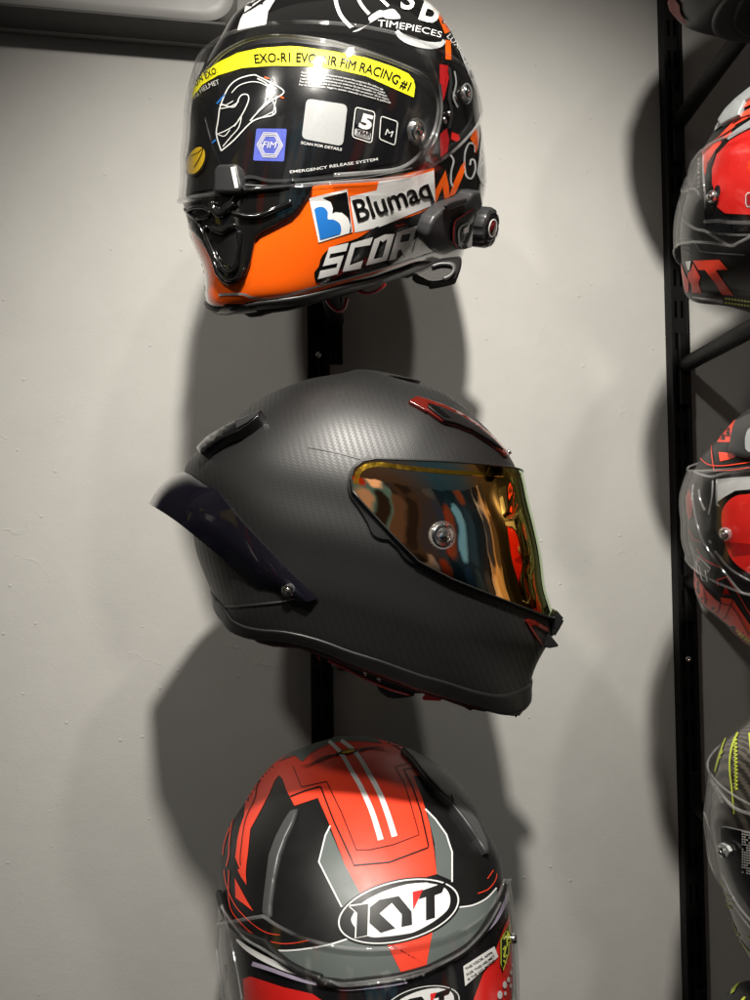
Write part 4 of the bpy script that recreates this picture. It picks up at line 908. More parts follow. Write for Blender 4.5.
    dr = [([(310, 50), (300, 130), (290, 215), (320, 318)], 1.2), ([(320, 318), (400, 250), (520, 130), (640, 95), (660, 60), (640, 0)], 1.2), ([(290, 215), (350, 190), (410, 150), (445, 100), (430, 170), (380, 230), (330, 290)], .9), ([(310, 55), (380, 40), (430, 10)], .9), ([(510, 130), (560, 115), (640, 75)], .9), ([(545, 75), (580, 40), (620, 0)], 1.4), ([(300, 215), (340, 225), (375, 185)], .8), ([(395, 5), (350, 30), (310, 30)], .8)]
    for pth, w in dr: S('line_drawing', [z4(*p) for p in pth], w, 'white', .0018, fl)
    for pth, c_ in (([z1(292, 648), z1(325, 610), z1(345, 588)], 'blue'), ([z4(263, 268), z4(286, 248)], 'blue'), ([z1(590, 480), z1(618, 492)], 'orange'), ([z1(680, 598), z1(710, 614)], 'orange')): S('airflow_arrow', pth, 1.5, c_, .0018, fl)
    lay(h, 'seal_lettering', text2d('EMERGENCY RELEASE SYSTEM', [z5(125, 520), z5(260, 505), z5(400, 482), z5(540, 462), z5(675, 440)], 2.7, .012), m['white'], root, .0030, step=0)
    ec = z4(160, 378); E = lambda rx, ry, n=28: [(ec[0]+rx*math.cos(t)*math.cos(.42)-ry*math.sin(t)*math.sin(.42)*-1*-1, ec[1]+rx*math.cos(t)*math.sin(.42)+ry*math.sin(t)*math.cos(.42)) for t in [2*math.pi*i/n for i in range(n)]]
    P('round_sticker_ring', E(10.5, 17), 'film', .0016, step=4)
    P('round_sticker', E(8.0, 14.5), 'gold', .0019, step=4)
    S('sticker_mark', [z4(120, 350), z4(170, 330), z4(205, 300), z4(190, 350), z4(150, 420)], .7, 'black', .0022)
    # silver seals round the port
    S('lower_seal', [(186, 196), (213, 192.5), z5(-150, 545), z5(0, 566), z5(200, 560), z5(400, 545), z5(600, 528), z5(750, 505), (405, 166), (425, 152), (436, 130), (441, 105), (440, 84)], lambda t: 3.2, 'dgrey', .0022, step=4)
    S('seal_highlight', [(238, 184), z5(0, 598), z5(200, 585), z5(400, 565), z5(600, 545), (390, 173), (412, 168)], .8, 'silver', .0030)
    lk = P('visor_lock', [z4(285, 435), z4(300, 418), z4(400, 412), z4(432, 545), z4(420, 560), z4(285, 558)], 'dgrey', .011, thick=.010, step=4, bevel=.002)
    P('lock_face', [z4(378, 420), z4(405, 416), z4(428, 548), z4(405, 550)], 'white', .0114, lk)
    # --- pivot mechanics behind the side of the shield
    pv = P('pivot_plate', cat2([z3(350, 350), z3(430, 360), z3(500, 410), z3(550, 520), z3(578, 640), z6(570, 110), z6(520, 195), z6(420, 290), z6(300, 370), z6(290, 330), z6(330, 230), z6(340, 80), z3(340, 560), z3(330, 450)], 3, True), 'black', .0014, step=4)
    pc = z3(500, 540)
    S('pivot_ring', [(pc[0]+5.*math.cos(t), pc[1]+10*math.sin(t)) for t in [2*math.pi*i/16 for i in range(17)]], 1.4, 'silver', .0034, pv)
    S('pivot_ring', [(pc[0]+2.8*math.cos(t), pc[1]+6*math.sin(t)) for t in [2*math.pi*i/12 for i in range(13)]], 1.4, 'dgrey', .0034, pv)
    P('pivot_red_plate', [z3(345, 370), z3(395, 378), z3(398, 450), z3(372, 560), z3(350, 620), z6(345, 120), z6(352, 20), z3(345, 480)], 'dred', .0020, pv)
    P('pivot_red_plate', [z6(415, 185), z6(455, 200), z6(462, 228), z6(440, 240), z6(410, 225)], 'red', .0024, pv); P('pivot_red_plate', [z6(345, 200), z6(385, 160), z6(400, 230), z6(390, 300), z6(350, 330)], 'dred', .0020, pv)
    S('pivot_arm', [z3(400, 390), z3(410, 470), z3(400, 560), z3(415, 650), z3(400, 740)], 2.6, 'dgrey', .0030, pv)
    S('pivot_arm', [z3(430, 410), z3(440, 480), z3(425, 560), z3(450, 620)], 1.6, 'silver', .0032, pv)
    for q in ((395, 655), (375, 700), (430, 560), (370, 690)): emit('pivot_screw', *lathe([(.0016, -.001), (.0016, .001), (.0007, .0016)], h.cast(*z3(*q), .003)[0], h.cast(*z3(*q))[1], 10), m['chrome'], pv)
    # --- clear shield and its beads
    vp = [(272.4, 23.2), (302, 24), (334, 29.6), (366, 38.4), (390, 46.4), (430, 57), (456, 60.7), (466.7, 67.6), (477, 90), (482, 111), (479.7, 121), (473.6, 129.5), (454.5, 150.3), (430.3, 167.6), (411, 176), (380, 180), (334, 181.5), (270, 186), (245, 189)]
    vo, loop = visor(h, 'clear_visor', vp, .0062, m['clear'], root, .0024, fwd=(0, 17, 18))
    emit('visor_bead', *tube(loop, .0011, 8, closed=True), m['lens'], vo)
    tb = lambda pth, r, off: tube_on(h, pth, r, off)
    emit('visor_moulding', *join(tb([(203, 75), (222, 54), (246, 41), (272, 36), (302, 37.5), (334, 43), (366, 52.5), (396, 63), (424, 76), (436, 92), (438, 112), (432, 136), (418, 156), (400, 168), (375, 172), (334, 175)], .0013, .0058),
        tb([(430, 60), (436, 75), (441, 95), (441, 118), (434, 142), (420, 160)], .0010, .0062), tb([(214, 189), (228, 184), (214, 150), (205, 118)], .0006, .0052)), m['lens'], vo)
    pin(h, 417.3, 131.5, .0078, .0052, vo); pin(h, 466, 93, .005, .0062, vo)
    # --- intercom clipped to the left cheek
    icp = [z9(285, 205), z9(305, 165), z9(350, 125), z9(400, 95), z9(505, 60), z9(545, 30), z9(560, 10), z9(600, 2), z9(612, 70), z9(600, 100), z9(560, 130), z9(535, 180), z9(535, 330), z9(490, 345), z9(450, 352), z9(375, 385), z9(330, 375), z9(290, 350), z9(262, 312), z9(258, 270)]
    icc = z9(440, 215); icp = [(icc[0]+(x-icc[0])*.86, icc[1]+(y-icc[1])*.88) for x, y in icp]
    ic = P('intercom', icp, mat('intercom_charcoal', (.03, .03, .031), .36), .013, step=4, thick=.0125, bevel=.003)
    P('intercom_face', [z9(415, 195), z9(440, 165), z9(500, 130), z9(555, 110), z9(540, 180), z9(530, 330), z9(480, 345), z9(435, 335), z9(418, 290)], 'black', .0145, ic, thick=.002, step=4)
    P('intercom_window', [z9(482, 225), z9(515, 205), z9(512, 245), z9(482, 250)], 'white', .0152, ic)
    S('intercom_trim', [z9(540, 110), z9(470, 155), z9(432, 190), z9(425, 290), z9(445, 330)], 1.2, 'dred', .0152, ic)
    S('intercom_trim', [z9(520, 185), z9(470, 210), z9(455, 250), z9(460, 320)], 1.6, 'silver', .0155, ic)
    P('intercom_switch', [z9(385, 88), z9(430, 70), z9(500, 55), z9(505, 72), z9(400, 108)], 'dgrey', .0158, ic, thick=.003, step=4, bevel=.001)
    # antenna wedge
    hp, hn, _ = h.cast(*z9(560, 215), .0); ax = (hn*.75+Vector((.28, -.62, -.02))).normalized(); ce = at(485, 227.5, hp.y-.012)
    kn = lambda j: 1.0 if j % 6 < 4 else .93
    dl = emit('dial', *lathe([(.0145, -.016), (.0165, -.014), (.0178, -.010), (.0178, .003), (.0165, .006), (.0135, .0075), (.0125, .0060)], ce, ax, 48, kn), m['dgrey'], ic); dl.data.set_sharp_from_angle(angle=R(30))
    emit('dial_face', *lathe([(.0124, .004), (.0122, .0072), (.010, .0078), (.0001, .0074)], ce, ax, 32), m['black'], dl)
    emit('dial_ring', *lathe([(.0078, .0078), (.0080, .0083), (.0070, .0083), (.0068, .0078)], ce, ax, 32), m['white'], dl)
    emit('dial_button', *lathe([(.0062, .0075), (.0060, .0086), (.0001, .0090)], ce, ax, 24), mat('dark_red_button', (.06, .004, .004), .3), dl)
    # --- cheek pad and strap that hang below the rim
    def hang(name, px, dep, mt, th=.012):
        c = np.mean(px, 0); rings = []
        for k, dy in ((1., .006), (.97, .0015), (.90, 0), (.84, .0004)): rings.append([at(c[0]+(x-c[0])*k, c[1]+(y-c[1])*k, dep+dy) for x, y in px])
        n = len(px); V = [v for r_ in rings for v in r_]; V += [v+Vector((0, th, 0)) for v in rings[0]]
        Fc = [[(i+1)*n+j, (i+1)*n+(j+1) % n, i*n+(j+1) % n, i*n+j] for i in range(3) for j in range(n)]+[[3*n+j for j in range(n)]]+[[j, (j+1) % n, 4*n+(j+1) % n, 4*n+j] for j in range(n)]+[[4*n+j for j in range(n)][::-1]]
        o = emit(name, V, Fc, m[mt] if isinstance(mt, str) else mt, root); o.data.set_sharp_from_angle(angle=R(60)); return o
    cp = hang('cheek_pad', cat2([z9(190, 480), z9(230, 455), z9(330, 400), z9(430, 384), z9(462, 385), z9(472, 410), z9(466, 455), z9(450, 495), z9(430, 518), z9(300, 545), z9(285, 530), z9(215, 510)], 3, True), .572, 'fabric', .012)
    hang('mesh_panel', cat2([z9(200, 482), z9(240, 465), z9(330, 425), z9(400, 410), z9(440, 430), z9(440, 480), z9(400, 512), z9(300, 530), z9(240, 508)], 3, True), .5708, 'fabgrey', .003)
    V = [at(x, y, .5712) for x, y in cat2([z9(300, 445), z9(350, 430), z9(410, 435), z9(425, 465), z9(400, 500), z9(365, 515)], 5)]
    emit('pad_piping', *tube([v+Vector((0, -.0012, 0)) for v in V], .0016, 8), m['softgrey'], cp)
    V = [at(x, y, .58) for x, y in cat2([(326, 297), (330, 305), (338, 311), (344, 308), (347, 298)], 5)]
    emit('strap_ring', *tube(V, .0014, 8), m['dred'], root)
    V = [at(x, y, .58) for x, y in cat2([z8(390, 640), z8(450, 655), z8(510, 635), z8(550, 600)], 5)]
    emit('strap_tab', *tube(V, .0014, 8), m['dred'], root)
    return h
HO = make_orange_helmet()
bracket(-.045, HO.loc[2]-.095, 'hidden black bracket that carries the orange and black helmet', .655, .05)
# ================================================================== lower helmet (matt red and black)
def kyt(h, par, f, off, pre='crest'):
    """the oval crest; f maps the crest's own picture coordinates to where it sits"""
    e = zc(310, 870, 750/130); q = zc(400, 870, 750/130)
    cx, cy, an = 398.6, 911.2, math.radians(-14)
    def el(a, b, n=56, s=1): return [f((cx+a*math.cos(t)*math.cos(an)-b*math.sin(t)*math.sin(an), cy+a*math.cos(t)*math.sin(an)+b*math.sin(t)*math.cos(an))) for t in [2*math.pi*i/n*s for i in range(n)]]
    def P(poly, mt, o, nm): return lay(h, nm, fill(poly), M[mt], par, off+o, step=5)
    P(el(64, 31.5), 'mblack', 0, pre+'_ground'); P(el(62, 30), 'mwhite', .0002, pre+'_ring'); P(el(60.4, 28.6), 'mblack', .0004, pre+'_ground')
    P([f(p) for p in cat2([e(245, 262), e(300, 190), e(420, 125), e(560, 82), e(680, 72), q(160, 75), q(240, 92), q(280, 130), q(290, 180), q(270, 235), q(190, 300), q(100, 350), e(560, 368), e(430, 385), e(345, 385), e(275, 345), e(240, 300)], 3, True)], 'mwhite', .0006, pre+'_field')
    for poly in ([(228, 208), (336, 192), (332, 378), (264, 392), (270, 245)],):
        o = strip([f(e(*p)) for p in poly+[poly[0]]], 2.2*f.s, smooth=False); lay(h, pre+'_outline', o, M['mwhite'], par, off+.0007, step=5)
    P([f(p) for p in (e(232, 210), e(336, 194), e(331, 376), e(266, 390), e(272, 246))], 'mblack', .0009, pre+'_letter')
    P([f(p) for p in (e(345, 215), e(400, 172), e(512, 150), e(586, 240), e(590, 315), e(528, 328), e(530, 255), e(472, 188), e(400, 250), e(492, 336), e(408, 362), e(343, 305))], 'mblack', .0009, pre+'_letter')
    P([f(p) for p in (q(128, 118), q(268, 68), q(242, 130), q(200, 145), q(202, 275), q(150, 290), q(150, 155), q(108, 168))], 'mblack', .0009, pre+'_letter')
    P([f(p) for p in (e(592, 126), e(652, 112), e(596, 230))], 'red', .0009, pre+'_red_wedge')
def make_red_helmet():
    X = [-1.307, -0.0953, -0.0058, -0.015, 0.6265, -0.3397, 1.006, 0.9531, 1.0353, 0.0241, 0.0385, 0.0002, 2.2672, 0.0, -0.0001, 0.0006, 0.004]
    pose, sc, T, rim, nf = fit_pose(X)
    pts = [(220.8, 853.2), (226.8, 832.4), (234.7, 816.8), (244.2, 803), (257.2, 782.2), (278, 760.5), (291.8, 751.8), (311, 745), (327, 738.9), (353.3, 736), (379.3, 738.9), (405, 747.5), (422.5, 757), (434.7, 762.3), (457, 782.2), (474.3, 808), (488, 832.4), (499, 853.2), (502.3, 870), (505, 885), (218, 870), (218, 885.6), (508, 904)]
    h = Helm(T, pose, sc, rim, nf, sil=pts, silc=(370, 880))
    root = empty('motorcycle_helmet', tuple(h.wor_of((0, 0, -.13))), 'matt red, black and grey helmet facing out, oval crest on its forehead', 'helmet', 'full-face helmets on the wall rack')
    shell_obj(h, root, M['mblack'])
    s = 750/130; A = zc(200, 725, s); B = zc(310, 725, s); Cc = zc(400, 725, s); D = zc(200, 870, s); E_ = zc(310, 870, s); G = zc(400, 870, s); O = zc(200, 720, 750/330)
    def P(name, poly, mt, off=.0003, par=root, **k): return lay(h, name, fill(poly), M[mt] if isinstance(mt, str) else mt, par, off, **k)
    def S(name, path, w, mt, off=.0008, par=root, smooth=True, **k): return lay(h, name, strip(path, w, smooth=smooth), M[mt], par, off, **k)
    red = [A(438, 200), A(390, 252), A(330, 318), A(286, 378), A(262, 440), A(255, 520), A(230, 590), A(215, 660), A(205, 750), O(80, 312), O(90, 338), O(103, 372), O(105, 330), A(275, 750), A(290, 600), A(345, 500), A(400, 395), A(430, 320), A(455, 290), A(475, 308), A(500, 378), A(545, 465), A(680, 420), A(750, 580), O(330, 330), O(365, 395), O(450, 375), O(538, 350), B(715, 720), B(690, 570), B(650, 430), B(597, 293), B(682, 292), B(645, 220), B(600, 165), B(552, 128), B(470, 92), B(400, 72), B(330, 62), B(250, 57), B(150, 64), A(750, 82), A(640, 110), A(530, 150)]
    P('red_panel', red, 'mred', step=3)
    P('grey_cap', [A(455, 208), A(530, 148), A(640, 108), A(750, 82), B(150, 62), B(250, 55), B(340, 60), B(420, 104), B(340, 96), B(240, 90), B(150, 98), B(60, 130), A(690, 132), A(640, 160), A(590, 212), A(545, 175)], 'mgrey', .0006, step=3)
    P('red_chevron', [O(420, 500), E_(525, 588), E_(672, 548), E_(708, 350), E_(430, 420)], 'mred', .0007, step=4)
    P('red_triangle', [D(200, 45), D(205, 160), D(308, 238), D(272, 180)], 'mred'); P('red_triangle', [D(215, -5), D(262, -5), D(268, 85), D(238, 42)], 'mred')
    P('grey_side_panel', [O(293, 245), O(283, 268), O(270, 322), O(322, 425), O(350, 440), O(365, 395), O(330, 330)], 'mgrey'); S('white_line', [O(296, 240), O(285, 262), O(270, 322), O(322, 425)], 1.6, 'mwhite', .0006, smooth=False)
    P('grey_side_panel', [O(515, 205), O(535, 225), O(560, 260), O(573, 300), O(573, 365), O(538, 350), O(533, 280)], 'mgrey'); S('white_line', [O(512, 202), O(535, 225), O(560, 260), O(568, 285), O(573, 300), O(573, 368)], 1.6, 'mwhite', .0006, smooth=False)
    P('grey_brow', [D(330, 442), D(450, 466), D(560, 463), D(680, 446), E_(0, 455), E_(120, 430), E_(215, 400), E_(430, 425), O(420, 500), G(190, 350), G(335, 215), G(420, 205), G(500, 165), G(558, 103), G(566, 170), G(500, 295), G(420, 388), G(350, 448), G(200, 528), E_(670, 548), E_(520, 590), E_(400, 607), E_(200, 630), E_(50, 612), D(700, 600), D(580, 560), D(480, 503), D(410, 460)], 'mgrey', step=5)
    S('white_line', [D(330, 440), D(450, 464), D(560, 461), D(680, 444), E_(0, 453), E_(120, 428), E_(215, 398)], 1.7, 'mwhite'); S('white_line', [G(335, 215), G(420, 203), G(500, 163), G(558, 102)], 1.5, 'mwhite')
    for pth in ([B(110, 92), B(160, 140), B(200, 195), B(240, 265), B(290, 350), B(350, 480), B(390, 600), B(408, 662)], [B(178, 88), B(230, 125), B(280, 180), B(330, 262), B(400, 390), B(450, 520), B(488, 643)]): S('white_stripe', pth, lambda t: 3.4+2.6*t, 'mwhite', .0007)
    inn = [A(535, 235), A(585, 357), A(730, 325), B(95, 325), B(180, 500), B(268, 720), B(350, 718), B(480, 690), B(630, 632), B(580, 450), B(540, 320), B(493, 240), B(582, 215), B(540, 150), B(480, 112)]
    S('black_line', inn, .9, 'mblack', smooth=False)
    S('black_line', [A(520, 412), A(600, 380), A(690, 355), B(62, 357), B(140, 560), B(230, 752), O(350, 330), O(430, 323), O(518, 290), B(684, 695), B(640, 500), B(590, 350), B(542, 252), B(645, 240)], 1.5, 'mblack', smooth=False)
    S('black_line', [A(340, 318), A(325, 360), A(315, 420), A(270, 520), A(250, 600), A(232, 750), O(92, 330)], .9, 'mblack')
    for pth in ([D(138, 0), D(150, 80), D(200, 200), D(290, 300), D(380, 360), D(460, 375)], [D(165, 0), D(170, 200), D(230, 300), D(330, 385), D(450, 422), D(540, 422), D(625, 405)], [A(225, 470), A(185, 560), A(168, 680), A(165, 750), D(150, -20)], [A(170, 590), A(140, 680), A(130, 750)], [G(450, 135), G(510, 110), G(550, 60), G(560, 20)], [G(505, 50), G(540, 0)]): S('red_pinstripe', pth, .9, 'mred', .0006)
    bz = B(222, 152); P('top_badge', [(bz[0]+9.5*math.cos(t)*.98+2.*math.sin(t)*.2, bz[1]-9.5*math.cos(t)*.17+2.4*math.sin(t)) for t in [2*math.pi*i/24 for i in range(24)]], 'mblack', .0010)
    P('top_badge_centre', [(bz[0]+7*math.cos(t), bz[1]-7*math.cos(t)*.17+1.4*math.sin(t)) for t in [2*math.pi*i/20 for i in range(20)]], 'gold', .0013)
    for pth in ([B(170, 160), B(80, 195), B(0, 235), A(600, 245)], [B(165, 170), B(90, 180), B(20, 215), A(580, 240)], [B(280, 142), B(340, 130), B(400, 140), B(470, 148)], [B(285, 150), B(360, 128), B(430, 130)]): S('badge_wing', pth, lambda t: 1.6-1.3*t, 'mblack', .0010)
    class Id:
        s = 1
        def __call__(s, p): return p
    kyt(h, root, Id(), .0011)
    # ridges moulded into the shell
    rg = [A(545, 488), A(520, 500), A(490, 545), A(440, 640), A(400, 750), D(370, 150), D(362, 240), D(388, 272), D(390, 200), D(410, 60), A(440, 750), A(480, 640), A(520, 560)]
    P('shell_ridge', rg, 'softgrey', .0028, thick=.003, bevel=.002, step=4)
    vt = [Cc(28, 130), Cc(70, 140), Cc(150, 188), Cc(220, 228), Cc(290, 280), Cc(340, 330), Cc(400, 420), Cc(470, 550), Cc(522, 655), Cc(512, 730), Cc(460, 640), Cc(380, 530), Cc(310, 440), Cc(250, 385), Cc(170, 300), Cc(130, 250), Cc(80, 180)]
    v = P('top_vent', vt, 'dgrey', .0058, thick=.006, bevel=.0025, step=4)
    P('vent_slider', [Cc(300, 398), Cc(345, 415), Cc(400, 480), Cc(455, 560), Cc(500, 660), Cc(508, 720), Cc(450, 630), Cc(380, 530), Cc(320, 455)], 'softgrey', .0066, v, thick=.002, step=4)
    # eye port with its printed film, shield, gasket, painted reflections
    top = [D(80, 130), D(120, 220), D(180, 305), D(250, 360), D(380, 412), D(420, 452), D(500, 522), D(600, 578), D(700, 612), E_(50, 622), E_(200, 642), E_(400, 620), E_(520, 602), E_(670, 560), G(200, 540), G(350, 460), G(430, 395), G(500, 300), G(560, 190), G(605, 60)]
    low = [(515, 930), (512, 1010), (480, 1040), (380, 1050), (270, 1040), (225, 1010), (216, 940)]
    P('eye_port', top+low, 'film', .0006, step=6)
    P('port_film', [D(245, 625), D(290, 612), D(340, 628), D(480, 672), D(750, 725), (430, 1000), (430, 1040), (260, 1035), (243, 1000)], 'film', .0010, step=6)
    P('red_film', [D(247, 628), D(290, 614), D(340, 630), D(480, 676), D(650, 715), D(700, 750), (328, 1016), (262, 1036), (244, 1000)], 'red', .0014, step=6)
    P('red_film', [G(600, 335), G(650, 215), G(665, 300), (514, 960), (510, 1020), (468, 1030), (474, 998), G(480, 600), G(540, 510), G(560, 440)], 'red', .0014, step=6)
    class Sh:
        s = .62
        def __call__(s, p): return (421.5+(p[0]-398.6)*.63, 1006+(p[1]-911.2)*.63)
    kyt(h, root, Sh(), .0016, 'film_crest')
    lb = P('warning_label', [G(365, 555), G(545, 440), G(568, 500), G(376, 670)], 'white', .0024)
    lay(h, 'label_text', merge(text2d('THE VISOR APPR', [G(382, 580), G(460, 530), G(540, 480)], 2.6, .015), text2d('FOR THIS HELMET', [G(390, 612), G(470, 560), G(552, 500)], 2.6, .015), text2d('IS THE KEY MODEL', [G(396, 640), G(470, 590), G(556, 524)], 2.6, .015)), M['black'], lb, .0027, step=0)
    P('badge_sticker', [G(578, 400), G(600, 360), G(636, 300), G(632, 480), G(592, 592), G(578, 540)], 'black', .0024)
    S('sticker_border', [G(583, 405), G(602, 368), G(632, 312), G(628, 478), G(594, 580), G(583, 540), G(583, 405)], .9, 'neon', .0027, smooth=False)
    for pth in ([G(598, 400), G(615, 380), G(620, 440)], [G(595, 460), G(612, 440), G(600, 500), G(618, 490)], [G(598, 520), G(612, 540)], [G(620, 350), G(626, 400)]): S('sticker_mark', pth, 1.6, 'neon', .0028)
    for c, r in ((G(577, 720), 4.2), (G(605, 662), 3.6), (G(627, 632), 2.8), (G(642, 590), 2.2), (G(650, 548), 1.6), (G(608, 712), 2.2), (G(640, 668), 2.2)): P('white_dot', [(c[0]+r*.6*math.cos(t), c[1]+r*math.sin(t)) for t in [2*math.pi*i/14 for i in range(14)]], 'white', .0024)
    S('pale_strip', [D(210, 400), D(270, 452), D(370, 512), D(500, 570), D(650, 618), D(740, 640)], lambda t: 5.5*math.sin(math.pi*min(1, .08+t*.9))+.5, 'white', .0030)  # reflection on the clear insert, painted as a pale strip
    S('lilac_reflection', [D(300, 540), D(400, 572), D(520, 615), D(640, 650), D(750, 668), E_(200, 690), E_(420, 672), E_(560, 650)], lambda t: 4.5-2.8*t, 'lilac', .0026)  # lilac reflection painted as gloss strips, left and right
    S('lilac_reflection', [G(420, 420), G(500, 352), G(560, 280), G(600, 200), G(632, 130)], lambda t: 2+3*t, 'lilac', .0026)
    emit('top_gasket', *tube_on(h, [(219, 893)]+[D(135, 230), D(190, 320), D(260, 375), D(380, 425), D(420, 468), D(500, 538), D(600, 592), D(700, 626), E_(50, 640), E_(200, 660), E_(400, 638), E_(520, 618), E_(670, 576), G(200, 556), G(350, 476), G(430, 410), G(500, 318), G(560, 205), G(600, 90)], .0028, .0030, 8, 4), M['rubber'], root)
    vis = [E_(598, 585), G(100, 575), G(200, 540), G(350, 458), G(430, 392), G(500, 296), G(560, 185), G(600, 60), (509, 905), (515, 938), (512, 1010), (480, 1060), (420, 1090)]
    vo, loop = visor(h, 'clear_visor', vis, .0055, M['clear'], root, .0024, fwd=(0, 12), xz=((.022, .022), (.012, .0), (.02, -.05)))
    emit('visor_bead', *tube(loop, .0012, 8, closed=True), M['lens'], vo)
    emit('visor_moulding', *join(tube_on(h, [D(120, 210), D(180, 300), D(260, 395), D(360, 455), D(480, 530), D(600, 600), D(750, 640), E_(200, 668), E_(420, 645), E_(600, 612), G(200, 560), G(350, 480), G(440, 400), G(520, 300), G(580, 190)], .0009, .0066), tube_on(h, [(222, 905), (228, 930), (236, 965), (242, 1000)], .0008, .0066)), M['lens'], vo)
    for i in range(11):
        x, y = [E_(0, 640), E_(90, 655), E_(265, 662), E_(345, 660), E_(450, 645), E_(545, 635), E_(597, 608), E_(652, 603), G(20, 630), G(75, 618), G(135, 605)][i]
        emit('bead_stud', *lathe([(.0008, -.001), (.0008, .0006), (.0003, .001)], h.cast(x, y, .0068)[0], h.cast(x, y)[1], 8), M['lens'], vo)
    sx, sn, _ = h.cast(512.5, 938, .006); emit('side_screw', *lathe([(.0035, -.004), (.0035, .002), (.002, .003), (.0005, .003)], at(513, 938.5, sx.y+.002), (1, -.3, 0), 14), M['chrome'], vo)
    return h
HR = make_red_helmet()
bracket(-.03, HR.loc[2]-.10, 'hidden black bracket that carries the red helmet with the oval crest', .63, .05)
# ================================================================== right-hand column (their faces turned left)
s75 = 7.5
def col_helm(X, pts, c, shellm, label, vispx, fwd, extra, rimm=None):
    pose, sc, T, rim, nf = fit_pose(X)
    h = Helm(T, pose, sc, rim, max(nf, 2.0), per=7, sil=pts, silc=c)
    root = empty('motorcycle_helmet', tuple(h.wor_of((0, 0, -.13))), label, 'helmet', 'full-face helmets on the wall rack')
    shell_obj(h, root, shellm, rim_h=.013)
    def P(name, poly, mt, off=.0003, par=root, **k):
        k.setdefault('step', 5); return lay(h, name, fill(poly), M[mt] if isinstance(mt, str) else mt, par, off, **k)
    def S(name, path, w, mt, off=.0008, par=root, smooth=True, **k): return lay(h, name, strip(path, w, smooth=smooth), M[mt], par, off, **k)
    if vispx:
        vo, loop = visor(h, 'clear_visor', vispx, .0062, M['clear'], root, .0022, fwd=fwd)
        emit('visor_bead', *tube(loop, .0010, 8, closed=True), M['lens'], vo)
    else: vo = None
    extra(h, root, P, S, vo); return h
G = zc(650, 90, s75); H_ = zc(650, 200, s75); I = zc(650, 410, s75); J = zc(650, 530, s75); K = zc(650, 700, 6.667); L_ = zc(650, 850, 6.667)
